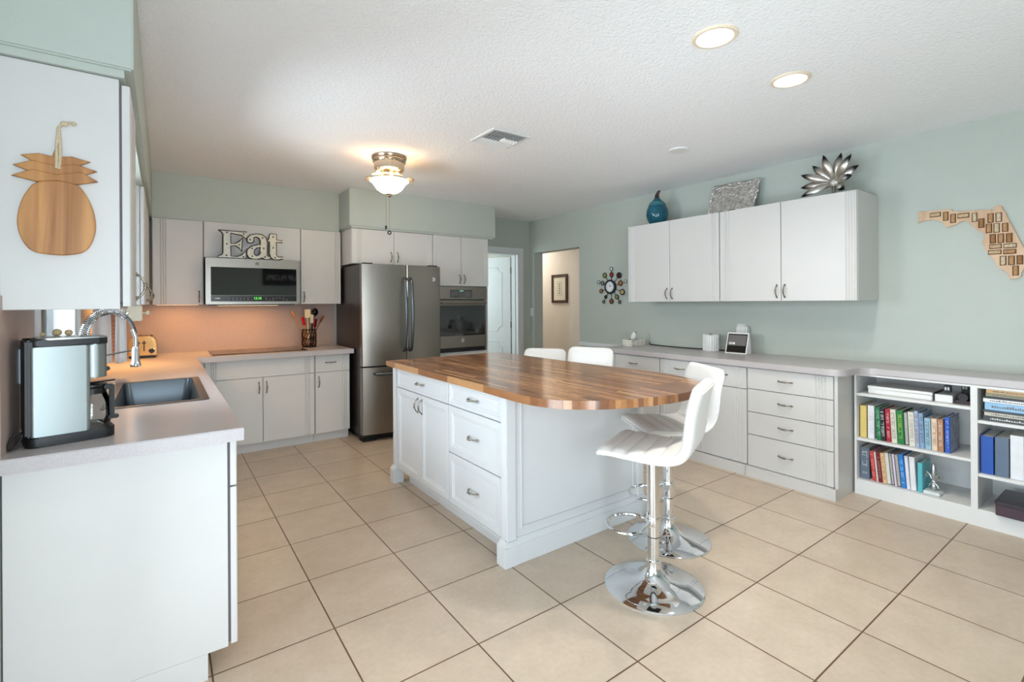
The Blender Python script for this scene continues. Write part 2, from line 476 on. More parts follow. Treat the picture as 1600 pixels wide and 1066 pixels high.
bm = BM(); box(bm, XL-0.02, XL+0.05, W1[0]-0.055, W1[1]+0.055, W1[2]-0.055, W1[2]-0.015, 0.005)
obj('sill', bm, TRIM, win)
glazed('window_2', 'guessed sliding glass patio door, unseen, added for daylight beside the camera', 'x', XL, D1[0], D1[1], D1[2], D1[3], 1, 0.07)
glazed('window_3', 'unseen glass door added for daylight in the back wall', 'y', YB, B1[0], B1[1], B1[2], B1[3], 0, 0.07)
bm = BM(); box(bm, -14, XL-0.2, -12, 14, -0.14, -0.10); box(bm, XL-0.2, 8, -14, YB-0.2, -0.14, -0.10)
g_ = struct('floor_patio', bm, mat('pale_patio_paving', (205, 200, 190), 0.8, var=0.08, vscale=2))

# door with casing on the far wall
dr = bpy.data.objects.new('door_1', None); C.objects.link(dr); dr.location = (DX1-0.02, YF+0.145, 0); dr['kind'] = 'structure'
dr['label'] = 'white panelled door standing ajar at the far end'
bm = BM(); cw = 0.075
box(bm, DX1, DX1+cw, YF-0.018, YF, 0, DZ+cw, 0.004); box(bm, DX0-cw, DX0, YF-0.018, YF, 0, DZ+cw, 0.004); box(bm, DX0, DX1, YF-0.018, YF, DZ, DZ+cw, 0.004)
obj('casing', bm, TRIM, dr, True)
bm = BM(); box(bm, DX1-0.02, DX1, YF-0.01, YF+0.15, 0, DZ); box(bm, DX0, DX0+0.02, YF-0.01, YF+0.15, 0, DZ); box(bm, DX0+0.02, DX1-0.02, YF-0.01, YF+0.15, DZ-0.02, DZ)
box(bm, DX1-0.034, DX1-0.02, YF+0.05, YF+0.09, 0, DZ-0.02)
obj('jamb', bm, TRIM, dr, True)
lf = bpy.data.objects.new('leaf', None); C.objects.link(lf); lf.parent = dr; lf.location = (-0.012, 0.02, 0)
lf.rotation_euler = (0, 0, -math.radians(62))     # local -x runs along the leaf
bm = BM(); box(bm, -0.72, 0, 0, 0.036, 0.01, 2.05, 0.002)
obj('slab', bm, TRIM, lf)
def scallop(x0, x1, z0, z1, r):
    p = []
    for (cx, cz, a0) in ((x0, z0, 90), (x1, z0, 180), (x1, z1, 270), (x0, z1, 0)):
        s = 1
        for i in range(7):
            a = math.radians(a0 - 90*i/6) if True else 0
            p.append((cx + r*math.cos(a), cz + r*math.sin(a)))
    return p
bm = BM()
for z0, z1 in ((0.95, 1.90), (0.15, 0.80)):
    tube(bm, [(x, 0.0, z) for x, z in scallop(-0.62, -0.14, z0, z1, 0.075)], 0.007, 6, closed=True)
obj('panel_moulding', bm, TRIM, lf)
bm = BM()
for z in (0.25, 1.05, 1.85): box(bm, -0.002, 0.012, -0.006, 0.012, z-0.045, z+0.045, 0.002)
obj('hinge', bm, NICKEL, lf)

# ================================================================== LEFT RUN
def base_run(name, label, cat, loc, rotz, wd, depth, h, toe=0.095, toe_in=0.055, group=None, end_l=False, end_r=False):
    """carcass with a recessed toe kick; returns the root. local y=0 is the front of the carcass, +y to the wall"""
    r = thing(name, label, cat, loc, rotz, group)
    bm = BM(); box(bm, 0, wd, 0.001, depth, toe, h, 0.0015, 1)
    obj('carcass', bm, CAB, r)
    bm = BM(); box(bm, 0.0, wd, toe_in, depth, 0, toe)
    obj('toe_kick', bm, CAB, r)
    return r
# left cabinets face +X : rotation +90deg, local x -> +Y
LX = 0.195
c = base_run('base_cabinet', 'white base cabinet ending the left worktop, end panel facing us', 'cabinet', (LX, 2.09, 0), PI/2, 0.46, LX-XL-0.004, 0.866, toe_in=0.066)
grooved_front('drawer_front', c, 0.004, 0.692, 0.452, 0.17, -0.008, 0.022, gl(0.452, 'R'))
grooved_front('door', c, 0.004, 0.10, 0.452, 0.585, -0.008, 0.022, gl(0.452, 'R'))
bm = BM(); box(bm, 0.004, 0.456, -0.008, 0.001, 0.11, 0.855); obj('gap_shade', bm, GREY, c)  # dark strip painting the shade between door fronts and carcass
c = base_run('sink_cabinet', 'white base cabinet under the sink', 'cabinet', (LX, 2.552, 0), PI/2, 1.22, LX-XL-0.004, 0.70, toe_in=0.066)
grooved_front('false_front', c, 0.004, 0.692, 1.212, 0.17, -0.002, 0.022)
for i in (0, 1):
    grooved_front('door', c, 0.004+i*0.608, 0.10, 0.604, 0.585, -0.002, 0.022, gl(0.604, 'LR'[i])); handle(c, 0.56+i*0.1, -0.024, 0.6)
c = base_run('base_cabinet', 'white base cabinet in the left corner beyond the sink', 'cabinet', (LX, 3.774, 0), PI/2, 1.205, LX-XL-0.004, 0.866, toe_in=0.066)
grooved_front('drawer_front', c, 0.004, 0.692, 1.19, 0.17, -0.002, 0.022, gl(1.19, 'L')); handle(c, 0.6, -0.024, 0.777, True)
for i in (0, 1):
    grooved_front('door', c, 0.004+i*0.598, 0.10, 0.594, 0.585, -0.002, 0.022, gl(0.594, 'LR'[i])); handle(c, 0.55+i*0.1, -0.024, 0.6)
# far base cabinets face -Y
c = base_run('base_cabinet', 'white base cabinet under the cooktop with two doors', 'cabinet', (0.295, 5.022, 0), 0, 0.915, YF-5.03, 0.866, toe_in=0.045)
bm = BM(); box(bm, -0.055, -0.001, 0.0, 0.03, 0.095, 0.866); obj('filler', bm, CAB, c)
wd = 0.911
grooved_front('false_front', c, 0.003, 0.697, 0.909, 0.165, 0, 0.02, gl(0.909, 'L') + gl(0.909, 'R'))
grooved_front('door', c, 0.003, 0.095, 0.452, 0.597, 0, 0.02, gl(0.452, 'L')); handle(c, 0.425, -0.02, 0.60)
grooved_front('door', c, 0.460, 0.095, 0.452, 0.597, 0, 0.02, gl(0.452, 'R')); handle(c, 0.488, -0.02, 0.60)
c = base_run('base_cabinet', 'narrow white base cabinet beside the fridge, one drawer over one door', 'cabinet', (1.213, 5.022, 0), 0, 0.34, YF-5.03, 0.866, toe_in=0.045)
grooved_front('drawer_front', c, 0.003, 0.697, 0.335, 0.165, 0, 0.02, gl(0.335, 'R', 0.03)); handle(c, 0.15, -0.02, 0.787, True)
grooved_front('door', c, 0.003, 0.095, 0.335, 0.597, 0, 0.02, gl(0.335, 'R', 0.03)); handle(c, 0.035, -0.02, 0.60)

# L-shaped worktop with sink cutout
SX0, SX1, SY0, SY1 = -0.205, 0.165, 2.76, 3.63
bm = BM(); z0, z1 = 0.868, CT
xs = [XL+0.002, SX0, SX1, 0.243]; ys = [2.04, SY0, SY1, 4.945, YF-0.002]
grid = [[bm.verts.new((x, y, z1)) for y in ys] for x in xs]
for i in range(3):
    for j in range(4):
        if i == 1 and j == 1: continue
        bm.faces.new((grid[i][j], grid[i+1][j], grid[i+1][j+1], grid[i][j+1]))
e0 = bm.verts.new((1.578, 4.945, z1)); e1 = bm.verts.new((1.578, ys[4], z1))
bm.faces.new((grid[3][3], e0, e1, grid[3][4]))
r = bmesh.ops.extrude_face_region(bm, geom=bm.faces[:])
for v in r['geom']:
    if isinstance(v, bmesh.types.BMVert): v.co.z = z0
bmesh.ops.recalc_face_normals(bm, faces=bm.faces)
es = [e for e in bm.edges if len(e.link_faces) == 2 and e.calc_face_angle(0) > 1 and min(v.co.z for v in e.verts) > z1-0.001]
bmesh.ops.bevel(bm, geom=es, offset=0.003, segments=2, affect='EDGES')
tag(obj('countertop', bm, TOP), 'taupe laminate L-shaped worktop holding sink and cooktop', 'countertop')

# sink
t = thing('kitchen_sink', 'stainless drop-in sink set in the left worktop', 'sink', ((SX0+SX1)/2, (SY0+SY1)/2, CT))
bm = BM(); zr = CT+0.003
def ring_faces(bm, outer, inner):
    for i in range(len(outer)):
        j = (i+1) % len(outer); bm.faces.new((outer[i], outer[j], inner[j], inner[i]))
def rrect(x0, x1, y0, y1, r, n=5):
    p = []
    for cx, cy, a in ((x1-r, y1-r, 0), (x0+r, y1-r, 90), (x0+r, y0+r, 180), (x1-r, y0+r, 270)):
        for i in range(n+1):
            t_ = math.radians(a + 90*i/n); p.append((cx+r*math.cos(t_), cy+r*math.sin(t_)))
    return p
lv = []
for off, z, r in ((0.018, CT+0.0005, 0.02), (0.016, zr, 0.02), (-0.018, zr, 0.03), (-0.020, CT-0.002, 0.035), (-0.03, 0.765, 0.05), (-0.06, 0.745, 0.06)):
    lv.append([bm.verts.new((x, y, z)) for x, y in rrect(SX0-off, SX1+off, SY0-off, SY1+off, r)])
for a, b in zip(lv, lv[1:]): ring_faces(bm, a, b)
bm.faces.new(lv[-1])
obj('basin', bm, SINKST, t, True)
bm = BM(); lathe(bm, [(0.045, 0), (0.045, 0.003), (0.03, 0.004), (0.02, 0.001)], 24, (-0.02, 3.2, 0.746)); obj('drain', bm, CHROME, t, True)

# faucet with spring neck
FY, FX = 3.17, -0.315
t = thing('kitchen_faucet', 'chrome spring-neck faucet arching over the sink', 'faucet', (FX, FY, CT))
bm = BM(); lathe(bm, [(0.03, 0), (0.03, 0.008), (0.022, 0.02), (0.018, 0.03), (0.018, 0.24), (0.02, 0.245), (0.02, 0.27), (0.012, 0.275)], 24, (FX, FY, CT)); obj('body', bm, CHROME, t, True)
arc = []
zt = CT+0.27
for i in range(41):
    a = PI*(1 - i/40)
    arc.append((FX+0.101 + 0.101*math.cos(a), FY, zt+0.0 + 0.158*math.sin(a)**0.9))
bm = BM(); tube(bm, arc, 0.0085, 12); obj('hose', bm, mat('grey_hose', (84, 86, 88), 0.35, 0.5), t, True)
coil = []
N = 36
for i in range(N*10):
    s = i/(N*10-1)*0.72; q = s*40; k = int(q); f_ = q-k
    a = Vector(arc[k]); b = Vector(arc[min(k+1, 40)]); p = a.lerp(b, f_)
    d = (b-a).normalized() if (b-a).length > 0 else Vector((0, 0, -1))
    nrm = Vector((0, 1, 0)); bn = d.cross(nrm)
    ph = 2*PI*i/10
    coil.append(p + nrm*0.0175*math.cos(ph) + bn*0.0175*math.sin(ph))
bm = BM(); tube(bm, coil, 0.0032, 6); obj('spring', bm, CHROME, t, True)
hx = FX+0.202
bm = BM(); tube(bm, [(hx-0.012, FY, zt+0.062), (hx, FY, zt+0.02), (hx, FY, zt-0.03)], 0.011, 12)
lathe(bm, [(0.012, 0), (0.016, -0.01), (0.017, -0.075), (0.021, -0.083), (0.024, -0.095), (0.022, -0.102)], 20, (hx, FY, zt-0.03)); obj('spray_head', bm, CHROME, t, True)
bm = BM(); cyl(bm, (FX, FY, CT+0.19), (hx-0.01, FY, zt-0.045), 0.004, 8); ball(bm, (FX+0.0, FY, CT+0.19), 0.02, (1, 1, 0.6)); obj('support_arm', bm, CHROME, t, True)
bm = BM(); cyl(bm, (FX, FY, CT+0.06), (FX+0.02, FY-0.09, CT+0.11), 0.007, 10); obj('lever', bm, CHROME, t, True)

# coffee maker (rotated a little, long side to the camera)
t = thing('coffee_maker', 'brushed steel and black drip coffee maker at the worktop end', 'coffee maker', (-0.352, 2.136, CT), math.radians(13))
bm = BM(); pts = rrect(0.0, 0.225, 0.0, 0.185, 0.03, 6); prism(bm, pts, 0, 0.034, 'z', 0.004); obj('base', bm, BLACK, t)
bm = BM(); box(bm, 0.0, 0.024, 0.006, 0.179, 0.034, 0.345, 0.006); obj('back_column', bm, BLACK, t)
bm = BM(); prism(bm, rrect(0.010, 0.158, 0.001, 0.184, 0.012, 6), 0.034, 0.322, 'z', 0.002); obj('housing', bm, mat('coffee_brushed_steel', (156, 164, 163), 0.46, 1.0, bump=0.03, bscale=24, stretch=(0.6, 0.6, 60)), t)
bm = BM(); prism(bm, rrect(0.140, 0.205, 0.006, 0.179, 0.028, 6), 0.208, 0.324, 'z', 0.003); obj('brew_head', bm, mat('coffee_brushed_head', (142, 148, 146), 0.40, 1.0), t)
bm = BM(); prism(bm, rrect(0.004, 0.207, 0.002, 0.183, 0.028, 6), 0.324, 0.345, 'z', 0.003); obj('lid', bm, BLACK, t)
bm = BM(); prism(bm, rrect(0.03, 0.206, 0.001, 0.184, 0.026, 6), 0.3445, 0.349, 'z', 0.001); obj('lid_trim', bm, mat('steel_lid', (170, 172, 170), 0.3, 1.0), t)
bm = BM(); box(bm, 0.203, 0.222, 0.075, 0.105, 0.222, 0.236, 0.003); obj('drip_switch', bm, BLACK, t)
cx, cy = 0.172, 0.092
bm = BM(); lathe(bm, [(0.030, 0), (0.052, 0.004), (0.058, 0.03), (0.054, 0.075), (0.040, 0.118), (0.036, 0.13), (0.034, 0.13), (0.038, 0.117), (0.052, 0.075), (0.056, 0.03), (0.050, 0.006)], 28, (cx, cy, 0.036), cap=False)
cf = obj('carafe', bm, pane_mat('carafe_glass', (0.88, 0.90, 0.90)), t)
bm = BM(); lathe(bm, [(0.043, 0.150), (0.043, 0.158), (0.010, 0.163)], 28, (cx, cy, 0.02)); tube(bm, [(cx-0.005, cy-0.02, 0.184), (cx+0.062, cy-0.02, 0.188)], 0.003, 6); obj('carafe_lid', bm, BLACK, cf)
bm = BM(); lathe(bm, [(0.0415, 0.145), (0.0425, 0.165), (0.036, 0.172)], 28, (cx, cy, 0.0)); obj('carafe_band', bm, BLACK, cf)
bm = BM(); box(bm, cx+0.044, cx+0.058, cy-0.040, cy-0.018, 0.055, 0.175, 0.004); box(bm, cx+0.030, cx+0.056, cy-0.038, cy-0.02, 0.158, 0.176, 0.003); box(bm, cx+0.036, cx+0.07, cy-0.040, cy-0.018, 0.052, 0.066, 0.003)
obj('carafe_handle', bm, BLACK, cf)
bm = BM(); tube(bm, smooth_closed([(-0.002, 0.02, 0.05), (-0.02, 0.01, 0.056), (-0.034, 0.0, 0.04), (-0.04, -0.002, 0.01), (-0.03, 0.004, 0.006), (-0.016, 0.008, 0.02)], 2), 0.0035, 8, closed=True); obj('cord', bm, BLACK, t)

# outlet on the left backsplash
t = thing('wall_outlet', 'steel outlet plate on the taupe backsplash behind the coffee maker', 'outlet', (XL+0.008, 2.325, 1.165))
bm = BM(); box(bm, XL+0.008, XL+0.014, 2.29, 2.365, 1.107, 1.224, 0.002); obj('plate', bm, SINKST, t, True)
bm = BM()
for z in (1.14, 1.19): box(bm, XL+0.0135, XL+0.017, 2.312, 2.343, z-0.018, z+0.018, 0.004)
obj('socket', bm, BLACK, t, True)

# round ornaments on the coffee maker lid
ORN = mat('cream_shell', (232, 205, 158), 0.5, var=0.08, vscale=30)
for (y, x_, r, lab) in ((2.33, -0.302, 0.0135, 'left cream shell of the pair on the coffee maker lid'), (2.335, -0.272, 0.0115, 'right cream shell of the pair on the coffee maker lid'), (2.30, -0.335, 0.008, 'tiny cream shell alone on the coffee maker lid')):
    bm = BM(); ball(bm, (0, 0, 0), r, (0.95, 1, 0.9), 16, 10)
    for k in range(6):
        a = k*PI/3; tube(bm, [(0.97*r*math.sin(b)*math.cos(a)*0.95, 0.97*r*math.sin(b)*math.sin(a), 0.97*r*math.cos(b)*0.9) for b in [x*PI/8 for x in range(1, 8)]], r*0.085, 5)
    o = obj('shell', bm, ORN); o.location = (x_, y, CT+0.349+r*0.88); tag(o, lab, 'shell', 'shells on the coffee maker')

# toaster
t = thing('toaster', 'polished brass-toned four-slot toaster in the left corner', 'toaster', (-0.135, 5.33, CT), math.radians(-2))
BRASS = mat('bronze_chrome', (196, 158, 104), 0.2, 1.0)
bm = BM(); prof = [(-0.093, 0.018), (-0.097, 0.05), (-0.092, 0.14), (-0.075, 0.176), (-0.05, 0.188), (0.05, 0.188), (0.075, 0.176), (0.092, 0.14), (0.097, 0.05), (0.093, 0.018)]
prism(bm, prof, -0.115, 0.115, 'y', 0.012); obj('shell', bm, BRASS, t)
bm = BM(); box(bm, -0.094, 0.094, -0.11, 0.11, 0, 0.022, 0.005); obj('foot_plate', bm, BLACK, t)
bm = BM()
for x in (-0.055, -0.02, 0.02, 0.055): box(bm, x-0.009, x+0.009, -0.08, 0.08, 0.182, 0.1892)
obj('slots', bm, BLACK, t)
for x in (-0.03, 0.01):
    bm = BM(); box(bm, x-0.004, x+0.004, -0.119, -0.1145, 0.06, 0.15); s_ = obj('lever_slot', bm, BLACK, t)
    bm = BM(); box(bm, x-0.014, x+0.014, -0.135, -0.117, 0.125, 0.137, 0.003); obj('lever', bm, BLACK, s_)
bm = BM(); cyl(bm, (0.063, -0.115, 0.062), (0.063, -0.135, 0.062), 0.019, 20); k_ = obj('dial', bm, BLACK, t)
bm = BM(); tube(bm, [(0.063+0.021*math.cos(a), -0.119, 0.062+0.021*math.sin(a)) for a in [i*PI/10 for i in range(20)]], 0.003, 6, closed=True); obj('dial_ring', bm, CHROME, k_)
bm = BM()
for x in (-0.075, -0.045): box(bm, x-0.008, x+0.008, -0.117, -0.1145, 0.05, 0.066, 0.002)
obj('button', bm, CHROME, t)

# tea towels hanging under the second cabinet
TOWEL = mat('white_cotton', (250, 250, 250), 0.9, bump=0.15, bscale=300)
def towel(x0, x1, z0, z1, y, lab):
    bm = BM(); n = 14; m_ = 8; rows = []
    for s in (0, 1):
        g = []
        for j in range(m_+1):
            row = []
            for i in range(n+1):
                u_ = i/n; v_ = j/m_
                yy = y + 0.012*math.sin(u_*PI*3.2+0.6)*(0.4+0.6*v_) + (0.004 if s else 0)
                row.append(bm.verts.new((x0 + (x1-x0)*(u_*(0.86+0.14*v_)+0.07*(1-v_)), yy, z1 + (z0-z1)*v_ - 0.006*math.sin(u_*5)*v_)))
            g.append(row)
        rows.append(g)
    for g in rows:
        for j in range(m_):
            for i in range(n): bm.faces.new((g[j][i], g[j][i+1], g[j+1][i+1], g[j+1][i]))
    a, b = rows
    for j in range(m_):
        for i in (0, n): bm.faces.new((a[j][i], a[j+1][i], b[j+1][i], b[j][i]))
    for i in range(n):
        for j in (0, m_): bm.faces.new((a[j][i], a[j][i+1], b[j][i+1], b[j][i]))
    t = obj('tea_towel', bm, TOWEL, sharp=80); tag(t, lab, 'towel', 'tea towels under the cabinet'); return t
tw = towel(-0.365, -0.262, 0.995, 1.352, 4.03, 'wider white tea towel hanging nearest the window')
tw2 = towel(-0.248, -0.186, 1.0, 1.352, 4.0, 'narrower white tea towel hanging nearest the toaster')
PATT = mat('faded_red_print', (176, 120, 124), 0.9)
bm = BM()
for i in range(9):
    z = 1.26 - 0.026*i
    box(bm, -0.258, -0.250, 4.016, 4.019, z, z+0.012)
obj('printed_edge', bm, PATT, tw, True)
t = thing('towel_holder', 'cream under-cabinet roll holder with round knob by the towels', 'holder', (-0.14, 3.93, 1.372))
bm = BM(); box(bm, -0.186, -0.105, 3.90, 3.96, 1.268, 1.3715, 0.006); obj('bracket', bm, CREAM, t, True)
bm = BM(); cyl(bm, (-0.105, 3.93, 1.318), (-0.085, 3.93, 1.318), 0.006, 10); lathe(bm, [(0.004, 0), (0.014, 0.004), (0.015, 0.016), (0.008, 0.022)], 16)
for v in bm.verts:
    if v.co.y < 1: v.co = Vector((-0.088 + v.co.z, 3.93 + v.co.x, 1.318 + v.co.y))
obj('knob', bm, CREAM, t, True)

# left wall cabinets (face +X)
UZ0, UZ1 = 1.372, 2.13
def upper(name, label, loc, rotz, wd, depth, z0, z1, group=None, cat='cabinet', bodymat=None):
    r = thing(name, label, cat, loc, rotz, group)
    bm = BM(); box(bm, 0, wd, 0.001, depth, z0, z1, 0.0015, 1); obj('carcass', bm, bodymat or CAB, r)
    return r
c = upper('wall_cabinet', 'white wall cabinet at left with the pineapple board on its side', (-0.114, 2.09, 0), PI/2, 0.43, -0.114-XL-0.002, 1.357, 2.128)
grooved_front('door', c, 0.004, 1.366, 0.422, 0.745, -0.006, 0.022, gl(0.422, 'L')); handle(c, 0.37, -0.028, 1.445)
bm = BM(); box(bm, 0.004, 0.426, -0.006, 0.001, 1.38, 2.10); obj('gap_shade', bm, GREY, c)  # dark sheet standing in for shade behind the door
c = upper('wall_cabinet', 'white wall cabinet in the left corner beyond the window', (-0.114, 3.87, 0), PI/2, 1.46, -0.114-XL-0.002, 1.372, 2.128)
for i in range(3):
    wd = 0.482
    grooved_front('door', c, 0.004+i*0.485, 1.374, wd, 0.75, -0.002, 0.020, gl(wd, 'L')); handle(c, 0.44+i*0.485, -0.022, 1.45)
# far wall cabinets (face -Y)
c = upper('wall_cabinet', 'white wall cabinet left of the microwave', (-0.075, 5.375, 0), 0, 0.388, YF-5.385, 1.372, 2.150)
grooved_front('door', c, 0.003, 1.372, 0.378, 0.765, 0, 0.02, gl(0.378, 'L', 0.06)); handle(c, 0.352, -0.02, 1.445)
c = upper('wall_cabinet', 'plain white panel cabinet behind the Eat letters', (0.316, 5.365, 0), 0, 0.845, YF-5.375, 1.812, 2.150)
bm = BM(); box(bm, 0.003, 0.842, -0.012, 0.0, 1.815, 2.148, 0.002); obj('panel', bm, CAB, c)
c = upper('wall_cabinet', 'white wall cabinet right of the microwave', (1.164, 5.375, 0), 0, 0.410, YF-5.385, 1.372, 2.150)
grooved_front('door', c, 0.003, 1.372, 0.404, 0.772, 0, 0.02, gl(0.404, 'R', 0.02)); handle(c, 0.03, -0.02, 1.445)
# microwave
t = thing('microwave', 'stainless microwave with black glass door under the Eat letters', 'microwave', (0.722, 5.42, 1.371))
bm = BM(); box(bm, 0.324, 1.122, 5.25, 5.62, 1.372, 1.800, 0.003); obj('body', bm, mat('dark_microwave_case', (58, 58, 60), 0.4, 0.5), t, True)
bm = BM(); box(bm, 0.320, 1.126, 5.215, 5.252, 1.372, 1.802, 0.006)
dr_ = obj('door', bm, STEEL, t, True)
bm = BM(); box(bm, 0.360, 1.092, 5.2125, 5.217, 1.455, 1.718, 0.002); obj('glass', bm, BGLASS, dr_, True)
bm = BM(); box(bm, 0.360, 1.092, 5.2125, 5.217, 1.398, 1.4535, 0.002); pn = obj('control_panel', bm, mat('control_black', (34, 34, 36), 0.25), t, True)
bm = BM()
for i in range(17):
    if 7 <= i <= 9: continue
    for k in range(2):
        if random.random() < 0.8: box(bm, 0.50+i*0.031, 0.512+i*0.031, 5.2118, 5.2128, 1.412+k*0.016, 1.417+k*0.016)
obj('key_legends', bm, mat('legend_grey', (120, 120, 122), 0.5), pn, True)
bm = BM(); box(bm, 0.392, 0.432, 5.2118, 5.2128, 1.424, 1.431); obj('maker_mark', bm, WHITE, pn, True)
mobj('clock_digits', text_mesh('clock_digits', '12:10', 0.030, 0.001), emit('green_digits', (80, 220, 60), 2.0), pn, (0.742-0.722, 5.2118-5.42, 1.427-1.371), (PI/2, 0, 0))
def emblem(parent, x, y, z, r):
    """small round monogram badge facing -y (world coords)"""
    bm = BM(); cyl(bm, (x, y+0.003, z), (x, y, z), r, 24); e = obj('badge', bm, CHROME, parent, True)
    bm = BM(); tube(bm, [(x+0.82*r*math.cos(a), y-0.0005, z+0.82*r*math.sin(a)) for a in [i*PI/12 for i in range(24)]], r*0.07, 5, closed=True)
    tube(bm, [(x + r*q[0], y-0.0005, z + r*q[1]) for q in ((-0.05, 0.35), (-0.35, 0.45), (-0.5, 0.1), (-0.3, -0.35), (-0.02, -0.2), (-0.05, 0.05), (-0.25, 0.05))], r*0.08, 5)
    tube(bm, [(x + r*q[0], y-0.0005, z + r*q[1]) for q in ((0.5, 0.4), (0.25, 0.45), (0.15, 0.2), (0.35, 0.05), (0.1, -0.1), (0.2, -0.4), (0.5, -0.3))], r*0.08, 5)
    obj('monogram', bm, BLACK, e, True)
emblem(t, 0.74, 5.2125, 1.757, 0.017)
bm = BM(); box(bm, 0.36, 1.08, 5.24, 5.55, 1.3635, 1.3725, 0.002); obj('grease_filter', bm, BLACK, t, True)

# Eat letters
E_ = [(0.424,2.063),(0.658,2.061),(0.652,1.995),(0.612,2.029),(0.524,2.042),(0.524,1.944),(0.568,1.948),(0.6,1.973),(0.621,2.004),(0.614,1.878),(0.594,1.908),(0.564,1.926),(0.524,1.923),(0.525,1.825),(0.583,1.825),(0.62,1.844),(0.651,1.875),(0.643,1.808),(0.418,1.808),(0.423,1.822),(0.452,1.835),(0.461,1.854),(0.462,2.03),(0.448,2.05)]
A_ = [(0.659,1.981),(0.663,2.007),(0.686,2.035),(0.736,2.05),(0.787,2.047),(0.822,2.019),(0.834,1.976),(0.833,1.848),(0.845,1.836),(0.861,1.839),(0.861,1.819),(0.841,1.808),(0.809,1.808),(0.789,1.824),(0.758,1.808),(0.711,1.806),(0.673,1.818),(0.657,1.852),(0.662,1.895),(0.697,1.928),(0.743,1.944),(0.774,1.95),(0.775,1.989),(0.759,2.014),(0.736,2.024),(0.716,2.011),(0.719,1.981),(0.701,1.961),(0.674,1.961)]
AH = [(0.774,1.928),(0.743,1.917),(0.721,1.89),(0.718,1.86),(0.735,1.839),(0.76,1.846),(0.774,1.867)]
T_ = [(0.858,2.06),(0.917,2.06),(0.917,2.004),(0.971,2.0),(0.971,1.983),(0.916,1.982),(0.916,1.853),(0.929,1.836),(0.974,1.838),(0.97,1.82),(0.942,1.810),(0.893,1.808),(0.865,1.828),(0.853,1.867),(0.854,1.982),(0.834,1.985),(0.834,1.998),(0.846,2.003)]
DOTS = [(0.494,2.045),(0.632,2.042),(0.492,1.938),(0.594,1.936),(0.488,1.83),(0.628,1.825),(0.685,1.99),(0.792,2.014),(0.703,1.909),(0.802,1.915),(0.704,1.833),(0.813,1.83),(0.886,2.032),(0.887,1.924),(0.905,1.827)]
GALV = mat('galvanised_sheet', (178, 172, 158), 0.42, 0.75, var=0.12, vscale=40)
RIM = mat('dark_letter_rim', (38, 36, 34), 0.5, 0.4)
t = thing('letter_sign', 'grey metal marquee letters reading Eat on top of the microwave', 'sign', (0.70, 5.255, 1.804))
for nm, polys, dots in (('letter_e', [E_], DOTS[:6]), ('letter_a', [A_, AH], DOTS[6:12]), ('letter_t', [T_], DOTS[12:])):
    me = curve_mesh(nm, [[(x-0.70, z-1.804) for x, z in p] for p in polys], 0.022)
    l_ = mobj(nm, me, GALV, t, (0, 0.0, 0), (PI/2, 0, 0))
    bm = BM()
    for p in polys:
        tube(bm, [(x-0.70, z-1.804, 0) for x, z in p], 0.0058, 6, closed=True)
        bmesh.ops.translate(bm, verts=[], vec=(0, 0, 0))
    for v in bm.verts: v.co.z *= 3.2
    o = obj('rim', bm, RIM, l_)
    for x, z in dots:
        bm = BM(); cyl(bm, (x-0.70, z-1.804, 0.0105), (x-0.70, z-1.804, 0.0125), 0.0075, 12)
        obj('bulb_hole', bm, BLACK, l_)

# cooktop
bm = BM(); box(bm, 0.357, 1.165, 5.065, 5.555, CT+0.0005, CT+0.007, 0.002)
t = tag(obj('cooktop', bm, mat('brown_black_glass', (50, 38, 34), 0.09)), 'dark glass cooktop set in the far worktop', 'cooktop')
bm = BM()
for x, y, r in ((0.56, 5.2, 0.09), (0.56, 5.42, 0.075), (0.95, 5.2, 0.075), (0.95, 5.42, 0.1)):
    tube(bm, [(x+r*math.cos(a), y+r*math.sin(a), CT+0.0072) for a in [i*PI/16 for i in range(32)]], 0.0008, 4, closed=True)
obj('burner_ring', bm, mat('burner_grey', (110, 104, 100), 0.4), t)

# utensil holder and its utensils
UX, UY = 1.262, 5.44
t = thing('utensil_holder', 'dark wire utensil caddy on the far worktop beside the fridge', 'utensil holder', (UX, UY, CT))
bm = BM(); lathe(bm, [(0.07, 0), (0.072, 0.004), (0.072, 0.012), (0.066, 0.012), (0.066, 0.006)], 28, (UX, UY, CT)); obj('base', bm, BLACK, t, True)
bm = BM()
for i in range(14):
    a = 2*PI*i/14; tube(bm, [(UX+0.07*math.cos(a+0.25*k), UY+0.07*math.sin(a+0.25*k), CT+0.01+0.043*k) for k in range(5)], 0.0042, 6)
obj('wire_wall', bm, mat('bronze_wire', (80, 42, 30), 0.3, 0.8), t, True)
bm = BM(); tube(bm, [(UX+0.072*math.cos(a), UY+0.072*math.sin(a), CT+0.184) for a in [i*PI/14 for i in range(28)]], 0.005, 8, closed=True)
tube(bm, [(UX+0.072*math.cos(a), UY+0.072*math.sin(a), CT+0.09) for a in [i*PI/14 for i in range(28)]], 0.004, 8, closed=True); obj('rim_wire', bm, BLACK, t, True)
WOOD1 = wood_mat('beech_spoon', (196, 130, 70), (222, 166, 104), 40); WOOD2 = wood_mat('brown_spoon', (110, 60, 34), (150, 90, 54), 40)
REDP = mat('red_silicone', (190, 24, 30), 0.4); IVORY = mat('ivory_silicone', (230, 212, 176), 0.45)
